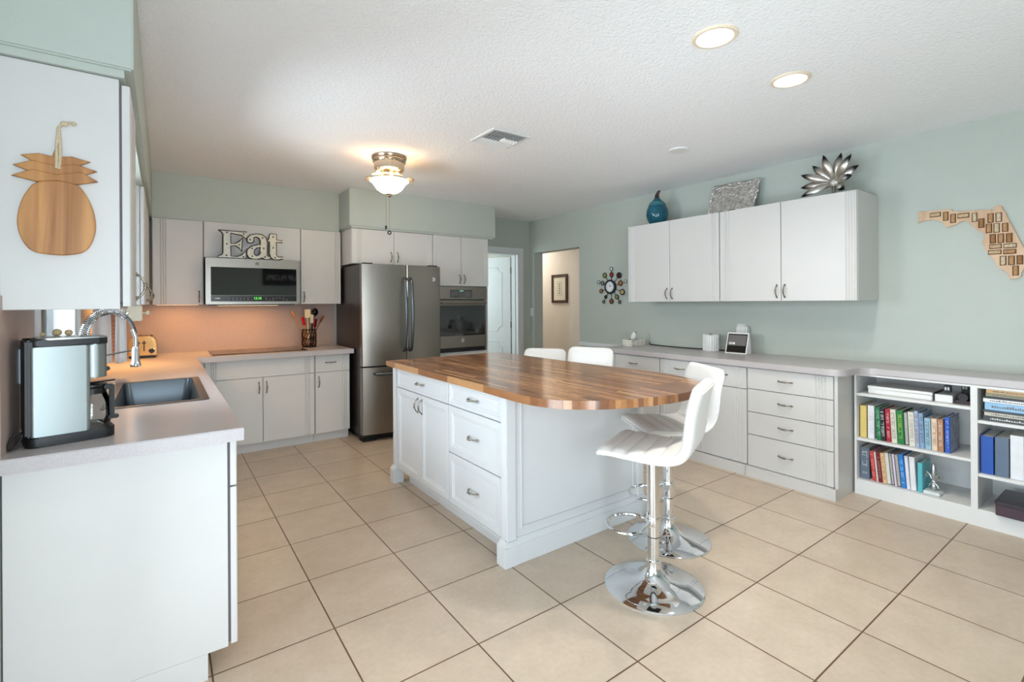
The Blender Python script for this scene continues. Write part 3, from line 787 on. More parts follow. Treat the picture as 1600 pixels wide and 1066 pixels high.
def utensil(name, lab, base, tip, hm, sm, shape):
    b = Vector(base); tp = Vector(tip); d = (tp-b); L = d.length; d.normalize()
    o = thing(name, lab, 'utensil', base, 0, 'utensils in the wire caddy')
    rot = d.to_track_quat('Z', 'Y').to_euler(); o.rotation_euler = rot
    hl = L-0.085
    bm = BM(); tube(bm, [(0, 0, 0), (0, 0, hl*0.5), (0, 0, hl)], 0.006, 10, rads=[0.0075, 0.006, 0.005]); obj('shaft', bm, sm, o)
    bm = BM()
    if shape == 'spoon': ball(bm, (0, 0, hl+0.042), 0.045, (0.72, 0.22, 1), 16, 10)
    elif shape == 'spatula': box(bm, -0.03, 0.03, -0.004, 0.004, hl-0.005, hl+0.085, 0.0035)
    elif shape == 'turner':
        box(bm, -0.017, 0.017, -0.007, 0.007, hl-0.01, hl+0.085, 0.006)
    else:
        ball(bm, (0, 0, hl+0.04), 0.045, (1, 0.75, 1), 18, 12)
    obj('head', bm, hm, o)
    return o
for a in (('wooden_spoon', 'light wooden spoon leaning left in the wire caddy', (UX+0.02, UY+0.03, CT+0.016), (UX-0.165, UY+0.03, 1.30), WOOD1, WOOD1, 'spoon'),
          ('spatula', 'red spatula at the left of the wire caddy', (UX+0.0, UY+0.02, CT+0.016), (UX-0.075, UY-0.05, 1.235), REDP, WOOD1, 'turner'),
          ('spatula', 'ivory spatula standing in the middle of the wire caddy', (UX-0.01, UY-0.02, CT+0.016), (UX-0.03, UY-0.06, 1.315), IVORY, IVORY, 'spatula'),
          ('turner', 'cream handled turner in front in the wire caddy', (UX+0.01, UY-0.03, CT+0.016), (UX+0.012, UY-0.075, 1.26), IVORY, BLACK, 'turner'),
          ('ladle', 'glossy black ladle standing highest in the wire caddy', (UX+0.01, UY+0.03, CT+0.016), (UX+0.066, UY+0.0, 1.325), mat('black_gloss', (16, 16, 18), 0.12), BLACK, 'ladle'),
          ('spatula', 'dark red spatula under the black ladle in the wire caddy', (UX+0.03, UY-0.01, CT+0.016), (UX+0.055, UY-0.065, 1.215), mat('dark_red', (128, 14, 34), 0.4), BLACK, 'turner'),
          ('wooden_spoon', 'brown wooden spoon leaning right in the wire caddy', (UX-0.02, UY-0.035, CT+0.016), (UX+0.14, UY-0.035, 1.245), WOOD2, WOOD2, 'spoon')):
    utensil(*a)

# under-cabinet lights (warm)
LAMPW = emit('warm_lamp_lens', (255, 196, 130), 5)
for i, (x0, x1, y0, y1, pw, lab) in enumerate(((-0.30, -0.20, 4.35, 4.95, 5.8, 'slim warm under-cabinet light in the left corner'), (-0.05, 0.28, 5.42, 5.46, 1.4, 'slim warm under-cabinet light left of the microwave'), (0.42, 0.95, 5.34, 5.38, 3.0, 'slim warm light under the microwave'))):
    zt_ = 1.372 if i < 2 else 1.363
    t = thing('under_cabinet_light', lab, 'light', ((x0+x1)/2, (y0+y1)/2, zt_), 0, 'under cabinet lights')
    bm = BM(); box(bm, x0, x1, y0, y1, zt_-0.005, zt_-0.0005, 0.001); obj('housing', bm, WHITE, t, True)
    bm = BM(); box(bm, x0+0.008, x1-0.008, y0+0.008, y1-0.008, zt_-0.0058, zt_-0.0048); obj('lens', bm, LAMPW, t, True)
    area('under_cabinet_lamp', ((x0+x1)/2, (y0+y1)/2, zt_-0.009), ((x0+x1)/2, (y0+y1)/2+0.02, 0), x1-x0, max(0.03, y1-y0), pw, (1.0, 0.51, 0.18))

# pineapple board
PINE = [(-0.312,1.757),(-0.339,1.71),(-0.352,1.662),(-0.355,1.612),(-0.343,1.567),(-0.323,1.538),(-0.289,1.533),(-0.265,1.531),(-0.241,1.533),(-0.205,1.542),(-0.186,1.573),(-0.176,1.622),(-0.182,1.676),(-0.2,1.727),(-0.225,1.761)]
LV = [[(-0.36,1.767),(-0.322,1.788),(-0.268,1.78),(-0.211,1.796),(-0.177,1.774),(-0.225,1.759),(-0.268,1.766),(-0.312,1.757)],
      [(-0.358,1.799),(-0.322,1.816),(-0.269,1.808),(-0.221,1.819),(-0.18,1.806),(-0.214,1.788),(-0.268,1.774),(-0.322,1.784)],
      [(-0.341,1.831),(-0.309,1.84),(-0.276,1.835),(-0.272,1.85),(-0.266,1.836),(-0.232,1.842),(-0.197,1.834),(-0.232,1.814),(-0.268,1.802),(-0.312,1.814)]]
t = thing('pineapple_board', 'pineapple-shaped wooden serving board hanging on the left cabinet side', 'serving board', (-0.268, 2.089, 1.531))
me = curve_mesh('body', [smooth_closed([(x+0.268, z-1.531) for x, z in PINE], 2)], 0.012, 0.003)
mobj('body', me, ACACIA, t, (0, -0.0095, 0), (PI/2, 0, 0))
for k, lv_ in enumerate(LV):
    me = curve_mesh('leaf_crown', [[(x+0.268, z-1.531) for x, z in lv_]], 0.010 - 0.0015*k, 0.0035)
    mobj('leaf_crown', me, ACACIA, t, (0, -0.0090+0.0012*k, 0), (PI/2, 0, 0))
bm = BM(); tube(bm, [(0, -0.019, 0.270), (0.001, -0.018, 0.30), (0.0, -0.012, 0.34), (0.003, -0.008, 0.385), (0.003, -0.006, 0.40), (0.012, -0.006, 0.413), (0.03, -0.006, 0.424), (0.042, -0.007, 0.420)], 0.004, 8)
tube(bm, [(0.006, -0.019, 0.268), (0.009, -0.018, 0.30), (0.008, -0.012, 0.345), (0.006, -0.008, 0.39), (0.004, -0.006, 0.405)], 0.004, 8)
ball(bm, (0.018, -0.008, 0.416), 0.010, (1, 0.7, 0.8)); ball(bm, (0.04, -0.007, 0.421), 0.008, (1, 0.7, 0.8))
obj('rope', bm, mat('natural_rope', (214, 196, 164), 0.9, bump=0.6, bscale=260), t)

# ================================================================== FRIDGE / OVEN WALL
c = upper('wall_cabinet', 'white two-door cabinet above the fridge', (1.590, 5.06, 0), 0, 0.927, YF-5.07, 1.79, 2.158)
grooved_front('door', c, 0.003, 1.795, 0.458, 0.36, 0, 0.02, gl(0.458, 'L', 0.06)); handle(c, 0.425, -0.02, 1.875)
grooved_front('door', c, 0.464, 1.795, 0.460, 0.36, 0, 0.02, gl(0.46, 'R', 0.06)); handle(c, 0.498, -0.02, 1.875)
c = thing('oven_cabinet', 'tall white cabinet housing the wall oven', 'cabinet', (2.519, 5.06, 0))
bm = BM()
box(bm, 0.0, 0.02, 0, 0.59, 0.0, 2.158); box(bm, 0.735, 0.756, 0, 0.59, 0.0, 2.158); box(bm, 0.02, 0.735, 0.0, 0.59, 1.572, 2.158); box(bm, 0.02, 0.735, 0.57, 0.59, 0.09, 1.572); box(bm, 0.02, 0.735, 0.0, 0.57, 0.09, 0.79); box(bm, 0.02, 0.095, 0.0, 0.012, 0.79, 1.572)
obj('carcass', bm, CAB, c)
grooved_front('door', c, 0.003, 1.575, 0.370, 0.582, 0, 0.02, gl(0.37, 'L', 0.05)); handle(c, 0.345, -0.02, 1.655)
grooved_front('door', c, 0.376, 1.575, 0.377, 0.582, 0, 0.02, gl(0.377, 'R', 0.02)); handle(c, 0.408, -0.02, 1.655)
grooved_front('drawer_front', c, 0.003, 0.10, 0.75, 0.672, 0, 0.02, gl(0.75, 'R', 0.02)); handle(c, 0.37, -0.02, 0.68, True)
bm = BM(); box(bm, 0, 0.756, 0.05, 0.59, 0, 0.09); obj('toe_kick', bm, CAB, c)
# oven
t = thing('built_in_oven', 'stainless wall oven with black glass door in the tall cabinet', 'oven', (2.93, 5.30, 0.80))
OX0, OX1 = 2.595, 3.245
bm = BM(); box(bm, OX0+0.02, OX1-0.02, 5.075, 5.60, 0.80, 1.555); obj('body', bm, mat('oven_case', (70, 70, 70), 0.4, 0.6), t, True)
bm = BM(); box(bm, OX0, OX1, 5.035, 5.074, 1.418, 1.566, 0.003); p_ = obj('control_panel', bm, STEEL, t, True)
bm = BM(); box(bm, 2.735, 3.035, 5.0325, 5.037, 1.437, 1.528, 0.004); d_ = obj('display', bm, BGLASS, p_, True)
bm = BM()
for i in range(5):
    for k in range(3):
        box(bm, 2.752+i*0.017, 2.761+i*0.017, 5.0318, 5.0328, 1.452+k*0.02, 1.458+k*0.02); box(bm, 2.94+i*0.017, 2.949+i*0.017, 5.0318, 5.0328, 1.452+k*0.02, 1.458+k*0.02)
obj('key_legends', bm, mat('legend_white', (150, 150, 150), 0.5), d_, True)
mobj('clock_digits', text_mesh('clock_digits', '12:10', 0.022, 0.001), emit('pale_green_digits', (150, 235, 200), 1.0), d_, (2.884-2.93, 5.0318-5.30, 1.515-0.80), (PI/2, 0, 0))
bm = BM(); box(bm, OX0, OX1-0.035, 5.02, 5.074, 0.845, 1.403, 0.004); box(bm, OX1-0.033, OX1, 5.05, 5.074, 0.80, 1.418); d_ = obj('door', bm, STEEL, t, True)
bm = BM(); box(bm, OX0+0.001, OX1-0.038, 5.017, 5.022, 0.985, 1.345, 0.003); g_ = obj('glass', bm, BGLASS, d_, True)
bm = BM(); x0, x1, z0, z1 = OX0+0.045, OX1-0.095, 1.02, 1.295
for a in ((x0, x1, z0, z0+0.003), (x0, x1, z1-0.003, z1), (x0, x0+0.003, z0, z1), (x1-0.003, x1, z0, z1)): box(bm, a[0], a[1], 5.0162, 5.0172, a[2], a[3])
obj('window_border', bm, mat('border_grey', (58, 58, 62), 0.3), g_, True)
bm = BM(); cyl(bm, (OX0+0.01, 4.985, 1.372), (OX1-0.045, 4.985, 1.372), 0.014, 16)
for x in (OX0+0.04, OX1-0.08): cyl(bm, (x, 4.985, 1.372), (x, 5.025, 1.372), 0.009, 10)
obj('handle', bm, STEEL, d_, True)
emblem(d_, 2.895, 5.017, 0.93, 0.024)
bm = BM(); box(bm, OX0+0.0, OX1-0.03, 5.04, 5.074, 0.797, 0.843); obj('vent', bm, BLACK, t, True)

# refrigerator
t = thing('refrigerator', 'stainless french-door refrigerator with dark sides', 'refrigerator', (2.02, 5.18, 0))
FX0, FX1, FYF = 1.585, 2.440, 4.715
bm = BM(); box(bm, FX0+0.01, FX1-0.01, 4.79, 5.60, 0.06, 1.765, 0.004); obj('body', bm, DARKSIDE, t, True)
def bow(x): return FYF - 0.045*(1-((x-(FX0+FX1)/2)/((FX1-FX0)/2))**2)
def curved(x0, x1, z0, z1, n=10):
    bm = BM(); pts = [(x0 + (x1-x0)*i/n, bow(x0 + (x1-x0)*i/n)) for i in range(n+1)]
    pts = [(x0, 4.782)] + [(x0, pts[0][1]+0.006), (x0+0.006, pts[0][1])] + pts[1:-1] + [(x1-0.006, pts[-1][1]), (x1, pts[-1][1]+0.006)] + [(x1, 4.782)]
    prism(bm, pts, z0, z1, 'z'); return bm
XM = 2.035
for x0, x1, hx_ in ((FX0, XM-0.003, XM-0.035), (XM+0.003, FX1, XM+0.035)):
    d_ = obj('door', curved(x0, x1, 0.752, 1.763), STEEL, t, True, sharp=25)
    bm = BM(); yb = bow(hx_)
    pts = [(hx_, yb+0.004, 0.885), (hx_, yb-0.03, 0.90)] + [(hx_, yb-0.04-0.035*math.sin(PI*i/12), 0.92+0.68*i/12) for i in range(13)] + [(hx_, yb-0.03, 1.615), (hx_, yb+0.004, 1.63)]
    tube(bm, pts, 0.014, 12); obj('handle', bm, SINKST, d_, True)
    if x1 == FX1: emblem(d_, 2.352, bow(2.352)-0.003, 1.625, 0.022)
d_ = obj('freezer_drawer', curved(FX0, FX1, 0.075, 0.738), STEEL, t, True, sharp=25)
bm = BM(); pts = [(1.70, bow(1.70)+0.004, 0.675)] + [(1.705+0.61*i/12, bow(1.705+0.61*i/12)-0.055, 0.675) for i in range(13)] + [(2.32, bow(2.32)+0.004, 0.675)]
tube(bm, pts, 0.015, 12); obj('handle', bm, SINKST, d_, True)
bm = BM(); box(bm, FX0+0.02, FX1-0.02, 4.77, 5.5, 0.02, 0.06)
obj('base_grille', bm, BLACK, t, True)
for x in (FX0+0.085, FX1-0.085):
    bm = BM(); box(bm, x-0.075, x+0.075, 4.75, 4.85, 0.0, 0.03, 0.006); obj('foot', bm, BLACK, t, True)
bm = BM(); box(bm, FX0+0.02, FX0+0.12, 4.74, 4.80, 1.764, 1.778, 0.003); box(bm, FX1-0.12, FX1-0.02, 4.74, 4.80, 1.764, 1.778, 0.003); obj('hinge_cover', bm, BLACK, t, True)

# ================================================================== ISLAND
IX0, IX1, IY0, IY1 = 1.472, 2.49, 2.07, 3.565
t = thing('kitchen_island', 'white panelled kitchen island with drawers and doors', 'kitchen island', ((IX0+IX1)/2, (IY0+IY1)/2, 0))
bm = BM(); box(bm, IX0, IX1, IY0+0.012, IY1, 0.11, 0.889); obj('carcass', bm, ISL, t, True)
bm = BM(); box(bm, IX0+0.06, IX1-0.03, IY0+0.08, IY1-0.08, 0, 0.11); obj('toe_kick', bm, ISL, t, True)
# corner posts with plinth blocks
for x0, x1, y0, y1 in ((1.440, 1.50, 2.055, 2.108), (1.440, 1.50, 3.525, 3.58), (2.47, 2.525, 2.055, 2.108), (2.47, 2.525, 3.525, 3.58)):
    bm = BM(); box(bm, x0, x1, y0, y1, 0, 0.889, 0.003)
    p_ = obj('corner_post', bm, ISL, t, True)
    bm = BM()
    for k in range(2):
        xq = x0 + (x1-x0)*(0.3+0.4*k)
    box(bm, x0-0.022 if x0 < 2 else x0, x1 if x0 < 2 else x1+0.022, y0-0.015 if y0 < 3 else y0-0.005, y1+0.012, 0, 0.105, 0.002)
    xa_, xb_ = (x0-0.022, x1) if x0 < 2 else (x0, x1+0.022)
    v = [(xa_, 0.105), (xb_, 0.105), (x1, 0.128) if x0 < 2 else (x1, 0.128), (x0, 0.128)]
    prism(bm, v, y0-0.008, y1+0.006, 'y'); obj('plinth_block', bm, ISL, p_, True)
# near end panel: frame, field, base board
bm = BM(); box(bm, 1.50, 2.47, 2.066, 2.083, 0.128, 0.889); obj('end_panel', bm, ISL, t, True)
bm = BM(); x0, x1, z0, z1 = 1.545, 2.425, 0.185, 0.835
for a in ((x0-0.006, x1+0.006, z0-0.012, z0), (x0-0.006, x1+0.006, z1, z1+0.012), (x0-0.012, x0, z0-0.012, z1+0.012), (x1, x1+0.012, z0-0.012, z1+0.012)):
    box(bm, a[0], a[1], 2.058, 2.067, a[2], a[3], 0.0025)
obj('panel_moulding', bm, ISL, t, True)
bm = BM(); box(bm, 1.44, 2.53, 2.042, 2.067, 0, 0.105, 0.002); prism(bm, [(2.042, 0.105), (2.067, 0.105), (2.067, 0.135), (2.058, 0.132)], 1.44, 2.53, 'x'); obj('base_board', bm, ISL, t, True)
# left face (faces -X): sub-root rotated -90deg: local x -> -Y
fc = bpy.data.objects.new('front', None); C.objects.link(fc); fc.parent = t
fc.location = (IX0 - t.location.x, 3.522 - t.location.y, 0); fc.rotation_euler = (0, 0, -PI/2)
def ifront(nm, x, z, wd, h, hx, hz, horiz, fr):
    f = panel_front(nm, t, 0, 0, wd, h, 0, 0.022, fr)
    f.location = (IX0 - t.location.x, 3.522 - x - t.location.y, z); f.rotation_euler = (0, 0, -PI/2)
    handle(f, hx, -0.021, hz, horiz)
bpy.data.objects.remove(fc)
ifront('drawer', 0.003, 0.738, 0.812, 0.145, 0.406, 0.072, True, 0.030)
ifront('door', 0.003, 0.125, 0.403, 0.606, 0.372, 0.53, False, 0.055)
ifront('door', 0.412, 0.125, 0.403, 0.606, 0.03, 0.53, False, 0.055)
ifront('drawer', 0.821, 0.738, 0.590, 0.145, 0.295, 0.072, True, 0.030)
ifront('drawer', 0.821, 0.444, 0.590, 0.288, 0.295, 0.144, True, 0.055)
ifront('drawer', 0.821, 0.125, 0.590, 0.313, 0.295, 0.155, True, 0.055)
bm = BM(); box(bm, 1.452, IX0, 2.108, 3.525, 0.112, 0.122); obj('bottom_rail', bm, ISL, t, True)

# butcher block top
out = [(1.395, 3.60), (1.395, 3.0), (1.395, 2.3), (1.388, 2.05), (1.385, 1.86), (1.405, 1.745), (1.449, 1.648), (1.522, 1.572), (1.610, 1.515), (1.707, 1.472), (1.83, 1.438), (1.98, 1.418), (2.12, 1.425), (2.26, 1.468), (2.37, 1.545), (2.45, 1.66), (2.50, 1.80), (2.522, 1.95), (2.517, 2.12), (2.490, 2.35), (2.462, 2.70), (2.455, 3.10), (2.455, 3.60)]
def catmull(p, k=4, keep=(0,)):
    q = []
    n = len(p)
    for i in range(n-1):
        p0 = p[max(i-1, 0)]; p1 = p[i]; p2 = p[i+1]; p3 = p[min(i+2, n-1)]
        for s in range(k):
            t_ = s/k
            q.append(tuple(0.5*((2*p1[a]) + (-p0[a]+p2[a])*t_ + (2*p0[a]-5*p1[a]+4*p2[a]-p3[a])*t_*t_ + (-p0[a]+3*p1[a]-3*p2[a]+p3[a])*t_**3) for a in (0, 1)))
    q.append(p[-1]); return q
bm = BM(); prism(bm, catmull(out, 4), 0.8905, 0.930, 'z', 0.005)
tag(obj('island_worktop', bm, BUTCH, sharp=40), 'walnut butcher-block island top with a rounded end', 'countertop')

# ================================================================== BAR STOOLS
def make_stool():
    r = thing('bar_stool', '', 'bar stool', (0, 0, 0), 0, 'white bar stools around the island')
    bm = BM(); lathe(bm, [(0.230, 0.0), (0.232, 0.005), (0.225, 0.010), (0.16, 0.02), (0.09, 0.036), (0.06, 0.056), (0.042, 0.082), (0.036, 0.10), (0.036, 0.125), (0.03, 0.13)], 56); obj('base', bm, CHROME, r)
    bm = BM(); cyl(bm, (0, 0, 0.125), (0, 0, 0.240), 0.027, 28); p = obj('gas_column', bm, CHROME, r)
    bm = BM(); lathe(bm, [(0.0275, 0.238), (0.0305, 0.241), (0.028, 0.246)], 28); obj('collar', bm, BLACK, p)
    bm = BM(); cyl(bm, (0, 0, 0.244), (0, 0, 0.635), 0.030, 28); obj('column_sleeve', bm, CHROME, r)
    # footrest hoop in front (+y)
    bm = BM(); pts = [(0.024, 0.018, 0.36)]
    for i in range(25):
        a = math.radians(-58 + (296)*i/24)
        pts.append((0.115*math.cos(a), 0.125+0.10*math.sin(a), 0.272))
    pts = [(0.028, 0.01, 0.315), (0.05, 0.03, 0.287)] + pts[1:] + [(-0.05, 0.03, 0.287), (-0.028, 0.01, 0.315)]
    tube(bm, pts, 0.0085, 10); lathe(bm, [(0.033, 0.295), (0.034, 0.30), (0.034, 0.33), (0.033, 0.335)], 24); obj('footrest', bm, CHROME, r)
    bm = BM(); tube(bm, [(0.02, 0.0, 0.618), (0.13, -0.02, 0.612), (0.17, -0.02, 0.60)], 0.005, 8); obj('lift_lever', bm, CHROME, r)
    bm = BM(); box(bm, -0.08, 0.08, -0.08, 0.08, 0.628, 0.640, 0.004); obj('seat_plate', bm, BLACK, r)
    # shell path in the y-z plane
    path = [(0.215, 0.655), (0.20, 0.672), (0.16, 0.677), (0.08, 0.672), (0.0, 0.668), (-0.07, 0.667), (-0.12, 0.672), (-0.155, 0.690), (-0.175, 0.722), (-0.185, 0.76), (-0.192, 0.81), (-0.198, 0.86), (-0.207, 0.91), (-0.220, 0.96), (-0.228, 0.985), (-0.236, 0.998)]
    P_ = catmull(path, 16)
    Ls = [0]
    for a, b in zip(P_, P_[1:]): Ls.append(Ls[-1] + math.hypot(b[0]-a[0], b[1]-a[1]))
    tot = Ls[-1]
    def shell(i0, i1, cap0, cap1):
        bm = BM(); nx = 20; top, bot = [], []
        for i in range(i0, i1+1):
            y, z = P_[i]; a = P_[max(i-1, 0)]; b = P_[min(i+1, len(P_)-1)]
            ty, tz = b[0]-a[0], b[1]-a[1]; l = math.hypot(ty, tz) or 1; ty /= l; tz /= l
            ny, nz = tz, -ty                     # towards the sitter
            if ny*0.3 + nz < 0 and i < len(P_)//2: ny, nz = -ny, -nz
            s = Ls[i]
            d0, d1 = s, tot-s
            wd = 0.205
            if d1 < 0.06: wd -= 0.05*(1-math.sqrt(max(0, 1-((0.06-d1)/0.06)**2)))
            if d0 < 0.03: wd -= 0.02*(1-math.sqrt(max(0, 1-((0.03-d0)/0.03)**2)))
            wd -= 0.012*math.exp(-((s-tot*0.52)/0.06)**2)
            ch = abs(math.sin(PI*(s-0.012)/0.070))**0.4 if s < tot*0.56 else 1.0
            th = 0.0
            rt_, rb_ = [], []
            for k in range(nx+1):
                u = -1+2*k/nx; ed = max(0, 1-abs(u)**10)
                e2 = min(1, min(d0, d1)/0.02); e2 = math.sqrt(max(0.0, 1-(1-e2)**2))
                up_ = 0.003 + 0.015*ed*(0.15+0.85*ch)*e2
                dn_ = 0.012 + 0.022*ed*e2
                rt_.append(bm.verts.new((u*wd, y+ny*up_, z+nz*up_))); rb_.append(bm.verts.new((u*wd*0.985, y-ny*dn_, z-nz*dn_)))
            top.append(rt_); bot.append(rb_)
        for g in (top, bot):
            for a, b in zip(g, g[1:]):
                for k in range(nx): bm.faces.new((a[k], a[k+1], b[k+1], b[k]))
        for k in (0, nx):
            for i in range(len(top)-1): bm.faces.new((top[i][k], top[i+1][k], bot[i+1][k], bot[i][k]))
        for i in (0, len(top)-1):
            for k in range(nx): bm.faces.new((top[i][k], top[i][k+1], bot[i][k+1], bot[i][k]))
        return bm
    mid = 9*16
    def welt(i0, i1, sgn):
        bm = BM()
        if True:
            pts = []
            for i in range(i0, i1+1, 3):
                y, z = P_[i]; a = P_[max(i-1, 0)]; b = P_[min(i+1, len(P_)-1)]
                d = Vector((0, b[0]-a[0], b[1]-a[1])).normalized(); nn = Vector((0, d.z, -d.y))
                if nn.y*0.3+nn.z < 0 and i < len(P_)//2: nn = -nn
                s = Ls[i]; wd = 0.2052; d1 = tot-s
                if d1 < 0.06: wd -= 0.05*(1-math.sqrt(max(0, 1-((0.06-d1)/0.06)**2)))
                if s < 0.03: wd -= 0.02*(1-math.sqrt(max(0, 1-((0.03-s)/0.03)**2)))
                wd -= 0.012*math.exp(-((s-tot*0.52)/0.06)**2)
                pts.append(Vector((sgn*wd, y, z)) - nn*0.006)
            tube(bm, pts, 0.0035, 6)
        return bm
    st = obj('seat', shell(0, mid, True, False), LEATHER, r, sharp=60)
    bk = obj('backrest', shell(mid, len(P_)-1, False, True), LEATHER, r, sharp=60)
    for sgn in (-1, 1):
        obj('piping', welt(2, mid, sgn), LEATHER, st); obj('piping', welt(mid, len(P_)-3, sgn), LEATHER, bk)
    return r
def copy_tree(o, parent=None):
    c_ = o.copy(); C.objects.link(c_); c_.parent = parent
    for ch in list(o.children): copy_tree(ch, c_)
    return c_
st0 = make_stool()
def ang(fx, fy): return math.atan2(-fx, fy)      # rotate local +y to (fx, fy)
for i, (x, y, fx, fy, lift, lab) in enumerate(((1.918, 1.505, -0.40, 0.92, 0.0, 'nearest white bar stool, seen side-on at the rounded island end'),
                                        (2.370, 1.753, -0.87, 0.49, 0.0, 'white bar stool just behind the nearest one, facing the fridge'),
                                        (2.80, 2.93, -0.92, -0.38, -0.02, 'white stool behind the island, its backrest in front of the drawers'),
                                        (2.83, 3.50, -0.80, -0.60, -0.075, 'farthest white stool, low backrest showing by the hall doorway'))):
    o = st0 if i == 0 else copy_tree(st0)
    o.location = (x, y, 0); o.rotation_euler = (0, 0, ang(fx, fy)); o['label'] = lab
    if lift:
        for ch in o.children:
            if ch.name.split('.')[0] in ('seat', 'backrest', 'seat_plate', 'lift_lever', 'column_sleeve'): ch.location.z += lift

# ================================================================== RIGHT WALL
RXF = 3.765      # carcass front; faces -X: rotation -90deg, local x -> -Y
def rbase(lab, y_hi, y_lo, name='base_cabinet'):
    wd = y_hi-y_lo
    r = thing(name, lab, 'cabinet', (RXF, y_hi, 0), -PI/2)
    bm = BM(); box(bm, 0, wd, 0.001, XR-RXF-0.003, 0.085, 0.853, 0.0015, 1); obj('carcass', bm, CAB, r)
    bm = BM(); box(bm, 0, wd, -0.05, 0.03, 0, 0.078); obj('plinth', bm, CAB, r)
    return r, wd
r, wd = rbase('white base cabinet at the hall end of the right worktop', 3.57, 2.862)
grooved_front('drawer_front', r, 0.165, 0.680, wd-0.169, 0.165, 0, 0.02); handle(r, 0.40, -0.02, 0.772, True)
grooved_front('door', r, 0.165, 0.085, wd-0.169, 0.588, 0, 0.02); handle(r, 0.62, -0.02, 0.59)
bm = BM(); box(bm, 0.004, 0.16, -0.018, 0, 0.085, 0.845, 0.002); obj('filler', bm, CAB, r)
r, wd = rbase('white base cabinet behind the stools, two drawers over two doors', 2.858, 2.030)
for x, w_, s, hx_ in ((0.003, 0.410, 'L', 0.21), (0.416, 0.409, 'R', 0.2)):
    grooved_front('drawer_front', r, x, 0.680, w_, 0.165, 0, 0.02, gl(w_, s, 0.05)); handle(r, x+hx_, -0.02, 0.772, True)
    grooved_front('door', r, x, 0.085, w_, 0.588, 0, 0.02, gl(w_, s, 0.05)); handle(r, x+(w_-0.03 if s == 'L' else 0.03), -0.02, 0.59)
r, wd = rbase('white four-drawer base cabinet next to the bookcase', 2.026, 1.412, 'drawer_cabinet')
for z, h in ((0.688, 0.158), (0.508, 0.174), (0.330, 0.172), (0.083, 0.241)):
    grooved_front('drawer_front', r, 0.003, z, 0.603, h, 0, 0.02, [wd-0.12+q for q in (0.0, 0.02, 0.04, 0.06)]); handle(r, 0.29, -0.02, z+h*0.52, True)
bm = BM(); box(bm, 0.6085, 0.630, -0.006, XR-RXF-0.003, 0.0, 0.853, 0.0015, 1); box(bm, 0.609, 0.630, -0.052, -0.006, 0, 0.078); obj('side_panel', bm, CAB, r)

# right worktop with the S-curved step
o_ = [(3.715, 3.60), (3.715, 1.475), (3.722, 1.42), (3.742, 1.378), (3.782, 1.350), (3.84, 1.342), (3.90, 1.340), (3.955, 1.325), (3.99, 1.29), (4.0, 1.24), (4.0, -0.05), (XR-0.002, -0.05), (XR-0.002, 3.60)]
core = catmull(o_[1:10], 5)
bm = BM(); prism(bm, [o_[0]] + core + o_[10:], 0.855, CR, 'z', 0.004)
tag(obj('countertop', bm, TOP, sharp=40), 'long taupe worktop along the right wall stepping back over the bookcase', 'countertop')

# bookcase
BX, BY0, BY1 = 4.0, 0.0, 1.388
t = thing('bookcase', 'built-in white open bookcase under the right worktop', 'bookcase', (4.2, 0.69, 0))
bm = BM(); box(bm, BX+0.002, XR-0.004, BY0, BY1-0.006, 0, 0.088); obj('plinth', bm, CABI, t, True)
bm = BM(); box(bm, XR-0.012, XR-0.003, BY0, BY1-0.006, 0.088, 0.853); obj('back_panel', bm, CABI, t, True)
for y0, y1 in ((1.368, 1.3815), (0.736, 0.768), (BY0, BY0+0.02)):
    bm = BM(); box(bm, BX, XR-0.012, y0, y1, 0.088, 0.853, 0.001, 1); obj('upright', bm, CABI, t, True)
bm = BM()
for z in [0.15+0.064*i for i in range(11)]:
    for x in (BX+0.05, BX+0.3): cyl(bm, (x, 1.3685, z), (x, 1.3675, z), 0.003, 8)
obj('peg_hole', bm, BLACK, t, True)
for y0, y1, zs in ((0.768, 1.368, (0.105, 0.398, 0.716)), (0.02, 0.736, (0.105, 0.320, 0.643))):
    for z in zs:
        bm = BM(); box(bm, BX+0.004, XR-0.012, y0, y1, z-0.018, z, 0.001, 1); obj('shelf', bm, CABI, t, True)
bm = BM(); box(bm, BX, BX+0.02, BY0+0.02, 0.736, 0.838, 0.853); box(bm, BX, BX+0.02, 0.768, 1.368, 0.842, 0.853); obj('top_rail', bm, CABI, t, True)

# books
BOOKM = {}
def bmat(rgb, rough=0.45):
    k = (rgb, rough)
    if k not in BOOKM: BOOKM[k] = mat('cover_%d_%d_%d' % rgb, rgb, rough, var=0.04, vscale=20)
    return BOOKM[k]
def title_bm(h, t, n, seed, kind='vert'):
    """raised lettering strokes running down the spine (spine faces -x, from y=-t to 0)"""
    rd = random.Random(seed); bm = BM()
    z = h*0.90; yc = -t/2
    while z > h*0.16:
        l = rd.uniform(0.006, 0.011)
        if rd.random() < 0.84:
            wv = t*n
            box(bm, -0.0006, 0.0002, yc-wv/2, yc-wv/2+0.0022, z-l, z)
            if rd.random() < 0.6: box(bm, -0.0006, 0.0002, yc-wv/2, yc+wv/2, z-0.002, z)
            if rd.random() < 0.6: box(bm, -0.0006, 0.0002, yc-wv/2, yc+wv/2, z-l, z-l+0.002)
            if rd.random() < 0.4: box(bm, -0.0006, 0.0002, yc+wv/2-0.0022, yc+wv/2, z-l, z)
        z -= l + 0.0035
    return bm
